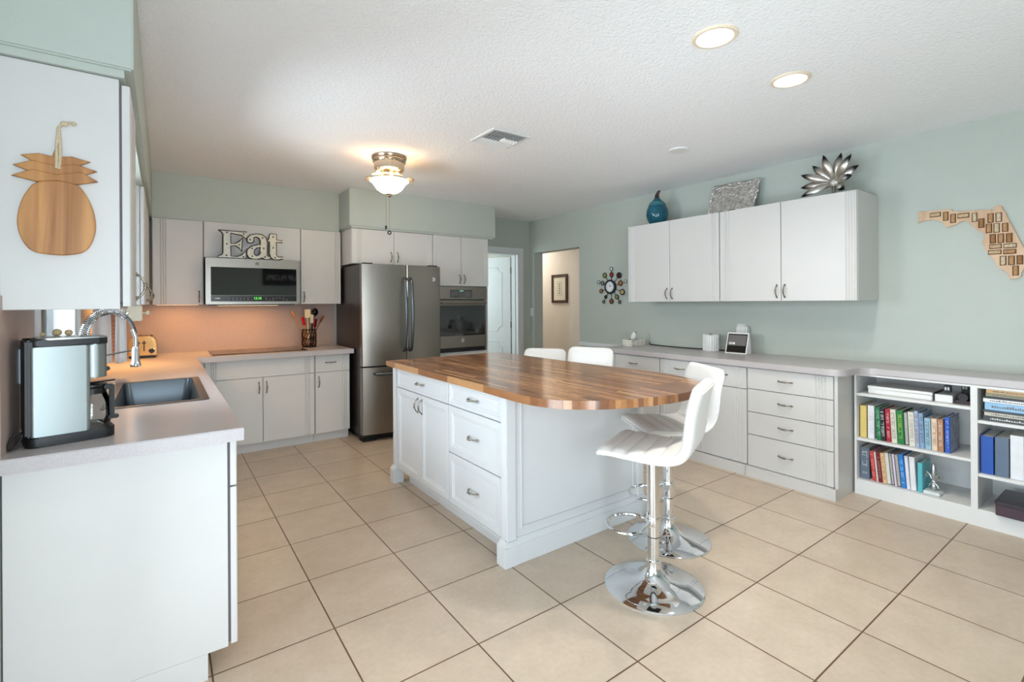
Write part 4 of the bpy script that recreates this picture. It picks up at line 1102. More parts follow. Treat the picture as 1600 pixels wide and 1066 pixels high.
def book(kind, lab, group, y, z, t, h, d, lean, col, tcol=None, tw_=0.45, x=4.045, pages=True, coil=None, seed=0):
    r = thing(kind, lab, 'book' if kind != 'ring_binder' else 'binder', (x, y, z), 0, group)
    r.rotation_euler = (-math.radians(lean), 0, 0)
    cm = bmat(col)
    bm = BM()
    if kind == 'ring_binder':
        box(bm, 0, d, -t, -t+0.003, 0, h, 0.001, 1); box(bm, 0, d, -0.003, 0, 0, h, 0.001, 1); box(bm, 0, 0.003, -t, 0, 0, h, 0.001, 1)
    elif coil:
        box(bm, 0.004, d, -t, -t+0.002, 0, h); box(bm, 0.004, d, -0.002, 0, 0, h)
    else:
        prism(bm, [(d, -t), (0.003, -t), (0, -t+0.003), (-0.0, -0.003), (0.003, 0), (d, 0), (d, -0.0025), (0.005, -0.0025), (0.005, -t+0.0025), (d, -t+0.0025)], 0, h, 'z')
    obj('cover', bm, cm, r)
    if pages:
        bm = BM(); box(bm, 0.0055, d-0.006, -t+0.0028 if not coil else -t+0.0022, -0.0028 if not coil else -0.0022, 0.004, h-0.005); obj('page_block', bm, PAPER, r)
    if tcol: obj('spine_title', title_bm(h, t, tw_, seed), bmat(tcol), r)
    if coil:
        bm = BM(); n = int(h/0.009)
        for i in range(n):
            zc = 0.006+i*(h-0.012)/max(1, n-1)
            tube(bm, [(0.006-0.008*math.cos(a)*1.0, -t/2+t*0.45*math.sin(a), zc) for a in [k*2*PI/8 for k in range(8)]], 0.0012, 4, closed=True)
        obj('coil_binding', bm, bmat(coil), r)
    return r
G1, G2 = 'books on the middle shelf', 'books on the lower shelf'
Z1, Z2 = 0.399, 0.106
row = [  # kind, label, y_hi, thick, height, depth, lean, colour, title colour
 ('ring_binder', 'yellow binder first on the middle shelf at left', 1.362, 0.043, 0.225, 0.25, 0, (226, 200, 120), None, None),
 ('ring_binder', 'white binder second on the middle shelf beside the yellow one', 1.316, 0.042, 0.232, 0.26, 0, (232, 232, 236), (206, 206, 212), None),
 ('book', 'plain green book leaning beside the white binder', 1.264, 0.031, 0.226, 0.20, 2.5, (22, 118, 72), (190, 220, 196), None),
 ('book', 'black book with white lettering beside the plain green one', 1.238, 0.031, 0.224, 0.20, 2.5, (28, 28, 34), (238, 238, 236), None),
 ('book', 'bright red book with pale lettering on the middle shelf', 1.206, 0.028, 0.224, 0.20, 2.5, (178, 28, 52), (236, 214, 210), None),
 ('book', 'cream book with dark lettering right of the bright red one', 1.177, 0.033, 0.226, 0.20, 2.5, (224, 220, 204), (110, 100, 92), None),
 ('book', 'thick green book with yellow lettering on the middle shelf', 1.143, 0.039, 0.224, 0.21, 2.5, (24, 124, 62), (200, 214, 66), None),
 ('spiral_book', 'thin black spiral-bound book right of the thick green one', 1.103, 0.022, 0.220, 0.20, 2.5, (52, 62, 66), None, (30, 34, 36)),
 ('book', 'ivory book with a grey sketch right of the black spiral book', 1.080, 0.034, 0.226, 0.19, 2.5, (222, 218, 204), (150, 150, 140), None),
 ('book', 'tall pale blue book with a red flower mark on the spine', 1.045, 0.021, 0.238, 0.20, 2.5, (166, 186, 212), (170, 60, 70), None),
 ('book', 'grey-blue book beside the pale blue flowered one', 1.023, 0.025, 0.228, 0.20, 2.5, (136, 164, 196), (70, 80, 104), None),
 ('book', 'short aqua-blue book with a tall dark title on the spine', 0.997, 0.033, 0.202, 0.19, 1.5, (150, 186, 206), (66, 82, 98), None),
 ('book', 'peach book with brown lettering on the middle shelf', 0.963, 0.030, 0.204, 0.18, 1.0, (232, 206, 180), (140, 108, 84), None),
 ('book', 'brown and white book left of the royal blue one', 0.932, 0.030, 0.206, 0.19, 1.0, (176, 128, 96), (236, 226, 218), None),
]
for i, (k, lab, y, th, h, d, le, col, tc_, co) in enumerate(row):
    book(k, lab, G1, y, Z1, th-0.0012, h, d, le, col, tc_, 0.5, coil=co, seed=i+1)
bk_ = book('book', 'royal blue book at the right end of the middle shelf, grey cover showing', G1, 0.898, Z1, 0.026, 0.226, 0.22, 0.5, (40, 92, 190), (190, 206, 236), 0.35, seed=30)
bm = BM(); box(bm, 0.012, 0.215, -0.0272, -0.0262, 0.004, 0.222)
cv = obj('front_cover_print', bm, mat('grey_cover_print', (128, 138, 158), 0.3, var=0.5, vscale=22), bk_)
row = [
 ('book', 'thick slate-grey boxed book first on the lower shelf', 1.362, 0.056, 0.222, 0.24, 0, (102, 116, 132), (220, 224, 228), None),
 ('book', 'coral red book beside the slate-grey box on the lower shelf', 1.289, 0.024, 0.205, 0.19, 5, (206, 66, 66), (236, 180, 172), None),
 ('book', 'thin white booklet right of the coral red book', 1.264, 0.011, 0.205, 0.18, 5, (226, 222, 216), None, None),
 ('book', 'dark maroon book on the lower shelf', 1.252, 0.023, 0.208, 0.19, 5, (120, 26, 36), (190, 150, 140), None),
 ('book', 'tan book with orange edge right of the maroon one', 1.228, 0.026, 0.206, 0.19, 5, (226, 186, 140), (180, 130, 96), None),
 ('spiral_book', 'cream book with white coil binding on the lower shelf', 1.2015, 0.022, 0.216, 0.19, 5, (222, 214, 200), None, (240, 238, 232)),
 ('spiral_book', 'navy book with dark coil binding on the lower shelf', 1.179, 0.018, 0.218, 0.19, 5, (40, 42, 62), None, (26, 26, 32)),
 ('book', 'thin lilac-white book between the two dark coil-bound books', 1.1605, 0.014, 0.214, 0.19, 5, (220, 208, 228), None, None),
 ('spiral_book', 'brown book with black coil binding on the lower shelf', 1.146, 0.021, 0.218, 0.19, 5, (126, 84, 62), None, (44, 32, 28)),
 ('book', 'bright azure book leaning on the lower shelf', 1.1245, 0.029, 0.222, 0.20, 5, (38, 128, 208), (176, 214, 240), None),
 ('book', 'white book with lavender edge right of the azure one', 1.0945, 0.020, 0.218, 0.19, 4, (228, 230, 240), None, None),
 ('book', 'wider plain white book left of the turquoise one', 1.073, 0.031, 0.220, 0.19, 3, (232, 232, 236), None, None),
 ('book', 'turquoise book held by the silver bookend', 1.038, 0.027, 0.192, 0.17, 0, (88, 184, 196), None, None),
]
for i, (k, lab, y, th, h, d, le, col, tc_, co) in enumerate(row):
    book(k, lab, G2, y, Z2, th-0.0012, h, d, le, col, tc_, 0.5, coil=co, seed=i+50)
# bookend
PEWT = mat('pewter', (186, 190, 190), 0.28, 0.9, var=0.2, vscale=60)
t = thing('bookend', 'silver fleur-de-lis bookend on a pale base, lower shelf', 'bookend', (4.09, 0.97, Z2))
bm = BM(); box(bm, 4.045, 4.125, 0.925, 1.009, Z2, Z2+0.020, 0.003); obj('base', bm, mat('pale_marble', (224, 228, 228), 0.25), t, True)
bm = BM()
ball(bm, (4.09, 0.966, Z2+0.14), 0.05, (0.25, 0.3, 1.2), 14, 12)
for s in (-1, 1):
    tube(bm, [(4.09, 0.966+s*0.004, Z2+0.085), (4.09, 0.966+s*0.02, Z2+0.12), (4.09, 0.966+s*0.034, Z2+0.135), (4.09, 0.966+s*0.040, Z2+0.115), (4.09, 0.966+s*0.032, Z2+0.10)], 0.007, 8, rads=[0.005, 0.009, 0.008, 0.008, 0.005])
    tube(bm, [(4.09, 0.966+s*0.004, Z2+0.07), (4.09, 0.966+s*0.02, Z2+0.055), (4.09, 0.966+s*0.024, Z2+0.04)], 0.006, 8)
ball(bm, (4.09, 0.966, Z2+0.078), 0.014, (0.8, 1.4, 0.7)); ball(bm, (4.09, 0.966, Z2+0.045), 0.018, (0.7, 0.9, 1.5))
obj('fleur', bm, PEWT, t, True)
# top shelf, left bay
ZT = 0.717
t = thing('storage_box', 'long white flat box on the top shelf of the bookcase', 'box', (4.15, 1.135, ZT))
bm = BM(); box(bm, 4.055, 4.30, 0.962, 1.315, ZT, ZT+0.048, 0.004); obj('body', bm, mat('white_card', (236, 235, 232), 0.6), t, True)
bm = BM(); box(bm, 4.052, 4.303, 0.959, 1.318, ZT+0.034, ZT+0.053, 0.003); obj('lid', bm, mat('white_card_lid', (242, 241, 238), 0.6), t, True)
t = thing('magazine_file', 'white folder with a dark strap edge on the top shelf', 'folder', (4.15, 0.905, ZT))
bm = BM(); box(bm, 4.055, 4.28, 0.862, 0.952, ZT, ZT+0.047, 0.003); obj('body', bm, WHITE, t, True)
bm = BM(); tube(bm, [(4.053, 0.953, ZT+0.004), (4.053, 0.953, ZT+0.05), (4.12, 0.954, ZT+0.052), (4.25, 0.952, ZT+0.052)], 0.005, 6); obj('strap', bm, BLACK, t, True)
for y, lab in ((0.905, 'left small black cube charger on the white folder'), (0.852, 'right small black cube charger at the back of the top shelf')):
    z = ZT+0.0585 if y > 0.87 else ZT
    x = 4.15 if y > 0.87 else 4.32
    t = thing('cube_charger', lab, 'charger', (x, y, z), 0, 'cube chargers on the top shelf')
    hh = 0.042 if y > 0.87 else 0.095
    bm = BM(); box(bm, x-0.018, x+0.018, y-0.018, y+0.018, z-0.006 if y > 0.87 else z, z+hh, 0.005); obj('body', bm, BLACK, t, True)
    bm = BM(); box(bm, x-0.0195, x-0.0175, y-0.012, y-0.002, z+hh-0.032, z+hh-0.012, 0.001); box(bm, x-0.0195, x-0.0175, y+0.002, y+0.012, z+hh-0.032, z+hh-0.012, 0.001); obj('port', bm, WHITE, t, True)
t = thing('leather_case', 'rolled dark leather case at the right of the top shelf', 'case', (4.15, 0.82, ZT))
LTH = mat('dark_plum_leather', (58, 40, 48), 0.35, bump=0.2, bscale=120)
bm = BM(); box(bm, 4.05, 4.25, 0.772, 0.858, ZT, ZT+0.022, 0.009, 3); obj('flap', bm, LTH, t, True)
bm = BM(); tube(bm, [(4.053, 0.812, ZT+0.045), (4.25, 0.800, ZT+0.045)], 0.024, 18); obj('roll', bm, mat('black_leather', (34, 32, 36), 0.35), t, True)
# right bay: flat stack on the top shelf
ZS = 0.644
for i, (th, col, lab, d, off) in enumerate(((0.030, (64, 66, 70), 'charcoal magazine at the bottom of the flat stack', 0.24, 0.0), (0.022, (206, 200, 182), 'speckled cream book second from the bottom of the flat stack', 0.23, 0.004),
        (0.014, (60, 72, 84), 'thin slate book third from the bottom of the flat stack', 0.22, 0.0), (0.046, (150, 194, 228), 'thick light blue book in the middle of the flat stack', 0.23, 0.006), (0.022, (232, 232, 232), 'white book lying on the light blue one', 0.25, 0.0),
        (0.012, (44, 46, 52), 'thin black book under the olive one in the flat stack', 0.24, 0.003), (0.020, (158, 152, 122), 'olive book second from the top of the flat stack', 0.22, 0.01), (0.024, (232, 190, 132), 'orange-cream book on top of the flat stack', 0.21, 0.012))):
    t = thing('book', lab, 'book', (4.05, 0.55, ZS), 0, 'books stacked flat in the right bay')
    y0, y1 = 0.716-off, 0.716-off-0.26
    bm = BM(); x0 = 4.03 + off*0.8
    box(bm, x0, x0+d, y1, y0, ZS, ZS+0.0022); box(bm, x0, x0+d, y1, y0, ZS+th-0.0032, ZS+th-0.001); box(bm, x0, x0+0.003, y1, y0, ZS+0.0022, ZS+th-0.0032); obj('cover', bm, bmat(col), t, True)
    bm = BM(); box(bm, x0+0.004, x0+d-0.004, y1+0.004, y0-0.004, ZS+0.0024, ZS+th-0.0034); obj('page_block', bm, PAPER, t, True)
    rd = random.Random(i+90); bm = BM(); y = y0-0.03
    while y > y1+0.03 and th > 0.018:
        l = rd.uniform(0.004, 0.009); box(bm, x0-0.0006, x0+0.0002, y-l, y, ZS+th*0.3, ZS+th*0.3+th*rd.uniform(0.2, 0.4)); y -= l+0.003
    if len(bm.verts): obj('spine_title', bm, bmat((110, 110, 116) if sum(col) > 300 else (210, 210, 205)), t, True)
    else: bm.free()
    ZS += th
ZM = 0.321
for y, th, h, le, col, lab in ((0.730, 0.058, 0.226, 0, (28, 84, 176), 'royal blue ring binder in the right bay'), (0.668, 0.062, 0.232, 0, (96, 114, 136), 'slate-blue ring binder beside the royal blue one'),
                               (0.603, 0.058, 0.256, 0, (232, 234, 238), 'white ring binder in the right bay'), (0.543, 0.06, 0.262, 0, (206, 228, 210), 'pale green ring binder at the photo edge')):
    book('ring_binder', lab, 'ring binders in the right bay', y, ZM, th, h, 0.26, le, col, None, x=4.035)
t = thing('keepsake_box', 'dark plum wooden box on the bottom shelf of the right bay', 'box', (4.14, 0.53, 0.106))
bm = BM(); box(bm, 3.965, 4.26, 0.43, 0.655, 0.106, 0.168, 0.003); obj('body', bm, mat('plum_lacquer', (70, 50, 62), 0.25), t, True)
bm = BM(); box(bm, 3.961, 4.264, 0.426, 0.659, 0.170, 0.190, 0.003); obj('lid', bm, mat('plum_lacquer_lid', (52, 46, 56), 0.22), t, True)

# right wall cabinets
for y_hi, y_lo, lab in ((3.440, 2.406, 'white two-door wall cabinet under the blue vase, right wall'), (2.402, 1.356, 'white two-door wall cabinet under the silver flower, right wall')):
    wd = y_hi-y_lo
    c = upper('wall_cabinet', lab, (4.012, y_hi, 0), -PI/2, wd, XR-4.012-0.002, 1.372, 2.163)
    hw = wd/2
    grooved_front('door', c, 0.002, 1.374, hw-0.004, 0.786, 0, 0.02, gl(hw, 'L', 0.045 if y_hi > 3 else 0.05)); handle(c, hw-0.03, -0.02, 1.452)
    g2 = gl(hw-0.004, 'R', 0.03) + ([hw-0.004-0.012] if y_hi < 3 else [])
    grooved_front('door', c, hw+0.002, 1.374, hw-0.004, 0.786, 0, 0.02, g2); handle(c, hw+0.03, -0.02, 1.452)

# vase
t = thing('vase', 'teal ceramic gourd vase with a dark curled stem on the wall cabinet', 'vase', (4.15, 3.185, 2.164))
bm = BM(); lathe(bm, [(0.055, 0), (0.07, 0.008), (0.098, 0.05), (0.112, 0.10), (0.108, 0.15), (0.088, 0.20), (0.056, 0.245), (0.03, 0.272), (0.022, 0.282)], 40); obj('body', bm, mat('teal_glaze', (22, 86, 104), 0.12, var=0.3, vscale=9), t)
bm = BM()
for z, r_ in ((0.205, 0.0855), (0.218, 0.0775), (0.231, 0.0685)): tube(bm, [(r_*math.cos(a), r_*math.sin(a), z) for a in [i*PI/16 for i in range(32)]], 0.004, 6, closed=True)
obj('collar_ring', bm, mat('pale_teal_glaze', (84, 138, 142), 0.2), t)
bm = BM(); tube(bm, [(0, 0, 0.27), (0.0, 0.004, 0.30), (0, -0.006, 0.325), (0, -0.022, 0.343), (0, -0.034, 0.347)], 0.02, 12, rads=[0.028, 0.022, 0.017, 0.014, 0.010]); obj('stem', bm, mat('dark_stem', (58, 32, 28), 0.3), t)

# tray leaning on the wall
TRAY = [(2.666,2.488),(2.614,2.475),(2.456,2.478),(2.297,2.465),(2.231,2.474),(2.211,2.46),(2.237,2.423),(2.222,2.36),(2.247,2.345),(2.232,2.322),(2.255,2.276),(2.253,2.216),(2.30,2.164),(2.62,2.164),(2.697,2.185),(2.7,2.246),(2.679,2.286),(2.697,2.332),(2.667,2.37),(2.696,2.365),(2.675,2.415),(2.672,2.457)]
ALU = mat('cast_aluminium', (204, 202, 198), 0.3, 0.95, bump=0.9, bscale=45, var=0.3, vscale=30)
t = thing('serving_tray', 'cast metal tray with scalloped rim leaning on the wall above the cabinets', 'tray', (4.30, 2.455, 2.164))
t.rotation_euler = (0, math.radians(10), 0)
me = curve_mesh('plate', [smooth_closed([(2.455-y, z-2.164) for y, z in TRAY], 1)], 0.006, 0.003)
mobj('plate', me, ALU, t, (-0.012, 0, 0), (PI/2, 0, -PI/2))
bm = BM()
tube(bm, smooth_closed([(-0.016, y-2.455, z-2.164) for y, z in TRAY], 1), 0.008, 6, closed=True)
for i in range(26):
    a = i/25
    ball(bm, (-0.02, 0.18-0.36*a, 0.285+0.012*math.sin(a*9)), 0.012, (0.7, 1.2, 0.9), 8, 6)
obj('beaded_rim', bm, ALU, t)
bm = BM()
for i in range(7):      # embossed script strokes
    y = 0.11-0.034*i
    tube(bm, [(-0.0185, y+0.012, 0.10), (-0.0185, y, 0.15), (-0.0185, y-0.012, 0.135), (-0.0185, y-0.004, 0.105), (-0.0185, y-0.022, 0.10)], 0.0035, 6)
obj('script', bm, mat('bright_script', (205, 204, 200), 0.25, 0.95), t)
t = thing('easel_stand', 'little black wire easel at the foot of the metal tray', 'stand', (4.24, 2.50, 2.164))
bm = BM()
for s in (0, 1):
    y = 2.53-0.10*s
    tube(bm, [(4.22, y+0.035, 2.168), (4.22, y+0.04, 2.20), (4.22, y-0.0, 2.207), (4.22, y-0.045, 2.205), (4.22, y-0.05, 2.185)], 0.005, 8)
    tube(bm, [(4.22, y, 2.205), (4.26, y, 2.168)], 0.004, 6)
tube(bm, [(4.22, 2.565, 2.168), (4.22, 2.395, 2.168)], 0.004, 6)
obj('wire_frame', bm, BLACK, t, True)

# metal flower
t = thing('metal_flower', 'silver metal lotus flower with dark-tipped petals on the wall cabinet', 'ornament', (4.2, 1.575, 2.164))
def petal_mat():
    mt, nt, b = new_mat('two_tone_metal')
    b.inputs['Metallic'].default_value = 0.9; b.inputs['Roughness'].default_value = 0.3
    a = nt.nodes.new('ShaderNodeVertexColor'); a.layer_name = 'tip'
    rp = nt.nodes.new('ShaderNodeValToRGB')
    rp.color_ramp.elements[0].position = 0.35; rp.color_ramp.elements[0].color = (*lin((190, 184, 176)), 1)
    rp.color_ramp.elements[1].position = 0.72; rp.color_ramp.elements[1].color = (*lin((42, 40, 46)), 1)
    nt.links.new(a.outputs['Color'], rp.inputs[0]); nt.links.new(rp.outputs[0], b.inputs['Base Color'])
    return mt
PET = petal_mat()
ctr = Vector((4.19, 1.574, 2.282))
tips = [(1.787,2.205),(1.814,2.285),(1.79,2.375),(1.726,2.444),(1.629,2.494),(1.524,2.496),(1.443,2.455),(1.412,2.378),(1.442,2.3),(1.507,2.215)]
for k, (y, z) in enumerate(tips):
    tip = Vector((4.235 - 0.10 + 0.05*(k % 2), y, z)); d = tip-ctr; L = d.length; d.normalize()
    side = d.cross(Vector((1, 0, 0))).normalized(); nrm = side.cross(d)
    bm = BM(); lay = bm.loops.layers.color.new('tip'); n = 14; rows = []
    for i in range(n+1):
        s = i/n; wv = 0.028*math.sin(PI*min(1, s*0.93+0.07))**0.8 + 0.001
        p = ctr + d*(0.03 + (L-0.03)*s) + nrm*(-0.022*math.sin(PI*s))
        rows.append(([bm.verts.new(p + side*wv*u + nrm*(0.010*u*u)) for u in (-1, -0.5, 0, 0.5, 1)], [bm.verts.new(p + side*wv*u + nrm*(0.010*u*u+0.003)) for u in (-1, -0.5, 0, 0.5, 1)], s))
    def addf(vs):
        f = bm.faces.new(vs)
        return f
    for (a, a2, s), (b, b2, s2) in zip(rows, rows[1:]):
        for q in range(4): addf((a[q], a[q+1], b[q+1], b[q])); addf((a2[q], b2[q], b2[q+1], a2[q+1]))
        addf((a[0], b[0], b2[0], a2[0])); addf((a[4], a2[4], b2[4], b[4]))
    for f in bm.faces:
        for lp in f.loops:
            s = (lp.vert.co-ctr).dot(d)/L
            lp[lay] = (s, s, s, 1)
    obj('petal', bm, PET, t, True, sharp=50)
bm = BM(); ball(bm, ctr, 0.042, (0.7, 1, 1), 20, 12); obj('cup', bm, mat('beaded_silver', (188, 182, 172), 0.35, 0.9, bump=0.5, bscale=80), t, True)
bm = BM(); box(bm, 4.13, 4.25, 1.53, 1.62, 2.164, 2.182, 0.004); cyl(bm, (4.19, 1.574, 2.18), (4.19, 1.574, 2.25), 0.012, 12); obj('stand', bm, mat('dull_metal', (120, 116, 112), 0.4, 0.8), t, True)

# clock
CLK = [(4.035,1.772,0.024),(4.145,1.699,0.032),(4.034,1.702,0.03),(3.917,1.688,0.036),(4.247,1.62,0.022),(4.182,1.606,0.027),(3.895,1.596,0.032),(3.818,1.614,0.019),(4.205,1.508,0.028),(3.868,1.49,0.035),(4.13,1.436,0.022),(3.955,1.434,0.029),(4.166,1.376,0.022),(4.037,1.381,0.031),(3.908,1.373,0.023),(4.047,1.556,0.075)]
CC = [(225, 230, 230), (150, 150, 72), (170, 40, 40), (74, 14, 24), (225, 230, 230), (140, 138, 110), (190, 118, 50), (225, 230, 230), (176, 120, 66), (190, 172, 120), (40, 34, 30), (150, 150, 80), (110, 120, 104), (150, 78, 48), (110, 116, 80)]
cy0, cz0 = 4.047, 1.556
t = thing('wall_clock', 'round wall clock ringed by coloured glass discs beside the wall cabinet', 'clock', (XR, cy0, cz0))
bm = BM(); cyl(bm, (XR, cy0, cz0), (XR-0.03, cy0, cz0), 0.076, 36); obj('case', bm, BLACK, t, True)
bm = BM(); tube(bm, [(XR-0.03, cy0+0.075*math.cos(a), cz0+0.075*math.sin(a)) for a in [i*PI/24 for i in range(48)]], 0.012, 8, closed=True); obj('bezel', bm, BLACK, t, True)
bm = BM(); cyl(bm, (XR-0.0295, cy0, cz0), (XR-0.032, cy0, cz0), 0.068, 36); f_ = obj('dial', bm, mat('clock_face', (236, 238, 242), 0.4), t, True)
bm = BM()
for i in range(12):
    a = i*PI/6; box(bm, XR-0.0335, XR-0.032, cy0+0.055*math.sin(a)-0.0028, cy0+0.055*math.sin(a)+0.0028, cz0+0.055*math.cos(a)-0.006, cz0+0.055*math.cos(a)+0.006)
obj('numerals', bm, BLACK, f_, True)
bm = BM(); tube(bm, [(XR-0.035, cy0, cz0), (XR-0.035, cy0+0.004, cz0+0.03)], 0.0026, 5); obj('hour_hand', bm, BLACK, f_, True)
bm = BM(); tube(bm, [(XR-0.036, cy0, cz0), (XR-0.036, cy0-0.035, cz0+0.02)], 0.002, 5); obj('minute_hand', bm, BLACK, f_, True)
for (y, z, r_), col in zip(CLK[:15], CC):
    bm = BM(); d = Vector((0, y-cy0, z-cz0)); dn = d.normalized()
    tube(bm, [Vector((XR-0.012, cy0, cz0)) + dn*0.06, Vector((XR-0.012, y, z)) - dn*r_*0.8], 0.003, 6); sp = obj('spoke', bm, RIM, t, True)
    bm = BM(); tube(bm, [(XR-0.016, y+r_*0.88*math.cos(a), z+r_*0.88*math.sin(a)) for a in [i*PI/12 for i in range(24)]], r_*0.17, 6, closed=True); obj('disc_rim', bm, RIM, sp, True)
    bm = BM(); ball(bm, (XR-0.014, y, z), r_*0.84, (0.22, 1, 1), 18, 10); obj('glass_disc', bm, mat('glass_%d_%d_%d' % col, col, 0.1, coat=0.4), sp, True)

# cork map
FLO = [(1.111,2.002),(0.933,1.996),(0.925,1.976),(0.739,1.962),(0.733,1.951),(0.722,1.957),(0.722,1.975),(0.707,1.983),(0.686,1.975),(0.681,1.95),(0.67,1.936),(0.662,1.901),(0.648,1.863),(0.628,1.809),(0.619,1.782),(0.605,1.739),(0.587,1.692),(0.567,1.629),(0.564,1.583),(0.581,1.564),(0.588,1.565),(0.599,1.545),(0.601,1.52),(0.617,1.508),(0.653,1.504),(0.662,1.517),(0.647,1.522),(0.664,1.543),(0.68,1.565),(0.701,1.572),(0.714,1.604),(0.719,1.628),(0.738,1.653),(0.748,1.675),(0.761,1.692),(0.767,1.719),(0.774,1.733),(0.78,1.75),(0.77,1.773),(0.766,1.796),(0.776,1.814),(0.799,1.83),(0.819,1.859),(0.843,1.89),(0.867,1.906),(0.888,1.901),(0.913,1.883),(0.946,1.875),(0.963,1.878),(0.968,1.895),(0.985,1.915),(0.998,1.922),(1.015,1.93),(1.037,1.938),(1.066,1.937),(1.082,1.937),(1.114,1.924),(1.107,1.96)]
CORKS = [(1.017,1.969,0.054,0.026),(0.961,1.95,0.024,0.055),(0.923,1.93,0.025,0.056),(0.871,1.941,0.055,0.027),(0.815,1.921,0.022,0.054),(0.782,1.878,0.025,0.056),(0.738,1.905,0.024,0.055),(0.7,1.905,0.025,0.055),(0.746,1.839,0.025,0.055),(0.71,1.837,0.025,0.055),(0.671,1.836,0.024,0.051),(0.728,1.769,0.025,0.056),(0.691,1.768,0.026,0.055),(0.653,1.767,0.025,0.054),(0.716,1.718,0.053,0.024),(0.649,1.716,0.054,0.024),(0.72,1.681,0.057,0.023),(0.651,1.679,0.054,0.024),(0.681,1.623,0.025,0.054),(0.643,1.622,0.025,0.054),(0.606,1.623,0.024,0.053),(0.625,1.556,0.024,0.057)]
t = thing('cork_map', 'plywood state map set with wine corks on the right wall', 'wall art', (XR, 0.84, 1.75))
me = curve_mesh('board', [[(0.84-y, z-1.75) for y, z in FLO]], 0.016)
mobj('board', me, PLY, t, (-0.0085, 0, 0), (PI/2, 0, -PI/2))
rd = random.Random(5)
SLOT = mat('dark_slot', (86, 56, 36), 0.7)
corkm = [mat('cork_%d' % i, c_, 0.8, var=0.22, vscale=90) for i, c_ in enumerate(((206, 188, 156), (182, 140, 96), (158, 112, 70), (196, 170, 132)))]
for i, (y, z, wy, hz) in enumerate(CORKS):
    bm = BM(); a, b = max(wy, hz)*0.5, min(wy, hz)*0.5*0.86
    box(bm, XR-0.0172, XR-0.0162, y-wy/2-0.003, y+wy/2+0.003, z-hz/2-0.003, z+hz/2+0.003); s_ = obj('cork_slot', bm, SLOT, t, True)
    bm = BM(); dv = Vector((0, 1, 0)) if wy > hz else Vector((0, 0, 1)); c0 = Vector((XR-0.0185, y, z))
    cyl(bm, c0-dv*a*0.95, c0+dv*a*0.95, b, 14)
    for v in bm.verts: v.co.x = XR-0.0185 + (v.co.x-(XR-0.0185))*0.7
    obj('cork', bm, corkm[rd.choice((0, 1, 1, 2, 3))], s_, True)

# things on the right worktop
t = thing('tissue_box', 'patterned white tissue box on the far end of the right worktop', 'tissue box', (4.16, 3.50, CR))
bm = BM(); box(bm, 4.03, 4.25, 3.43, 3.555, CR+0.0005, CR+0.068, 0.003); obj('carton', bm, mat('floral_carton', (218, 214, 202), 0.6, var=0.25, vscale=45), t, True)
bm = BM(); lathe(bm, [(0.001, 0), (0.04, 0.0006)], 24, (4.13, 3.49, CR+0.068), cap=False)
for v in bm.verts: v.co.x = 4.13+(v.co.x-4.13)*1.7
obj('opening', bm, mat('dark_opening', (70, 66, 64), 0.8), t, True)
bm = BM(); rows = []
for j in range(9):
    v_ = j/8; rr = 0.022 + 0.016*math.sin(v_*2.6) ; rows.append([(4.13 + 1.5*rr*math.cos(a)*(1-0.45*v_)+0.01*v_, 3.49 + rr*(0.5+0.25*math.sin(3*a))*math.sin(a)*(1-0.3*v_) - 0.012*v_, CR+0.068 + 0.085*v_*(0.85+0.15*math.sin(2*a+1))) for a in [k*2*PI/16 for k in range(16)]])
vr = [[bm.verts.new(p) for p in r_] for r_ in rows]
for a, b in zip(vr, vr[1:]):
    for k in range(16): bm.faces.new((a[k], a[(k+1) % 16], b[(k+1) % 16], b[k]))
bm.faces.new(vr[-1]); obj('tissue', bm, PAPER, t, True, sharp=70)

t = thing('pen_cup', 'white woven ceramic cup beside the smart display', 'cup', (4.255, 2.655, CR))
bm = BM(); lathe(bm, [(0.062, 0.0005), (0.063, 0.01), (0.063, 0.15), (0.062, 0.152), (0.060, 0.148), (0.060, 0.012)], 36); obj('wall', bm, WHITE, t)
bm = BM()
for i in range(20):
    a = 2*PI*i/20; tube(bm, [(0.067*math.cos(a), 0.067*math.sin(a), 0.004), (0.067*math.cos(a), 0.067*math.sin(a), 0.158)], 0.0058, 6)
for z in (0.035, 0.07, 0.105, 0.14): tube(bm, [(0.068*math.cos(a), 0.068*math.sin(a), z) for a in [i*PI/18 for i in range(36)]], 0.0026, 5, closed=True)
obj('weave', bm, WHITE, t)
bm = BM(); ball(bm, (0.0, 0.0, 0.135), 0.045, (1, 1, 0.42), 16, 8); ball(bm, (0.02, 0.015, 0.148), 0.016, (1, 1, 0.9)); obj('green_filling', bm, mat('green_fill', (110, 140, 92), 0.6), t)

# smart display, tilted back and turned a little
t = thing('smart_display', 'white smart display showing 12:10 on the right worktop', 'display', (4.165, 2.352, CR), math.radians(-90+4))
tilt = math.radians(17)
prof = [(0.0, 0.002), (-0.012, 0.003), (-0.012-0.0, 0.004), (0.048, 0.188), (0.058, 0.190), (0.064, 0.18), (0.085, 0.01), (0.08, 0.002)]
bm = BM(); prism(bm, prof, -0.096, 0.096, 'x', 0.003); obj('body', bm, WHITE, t)
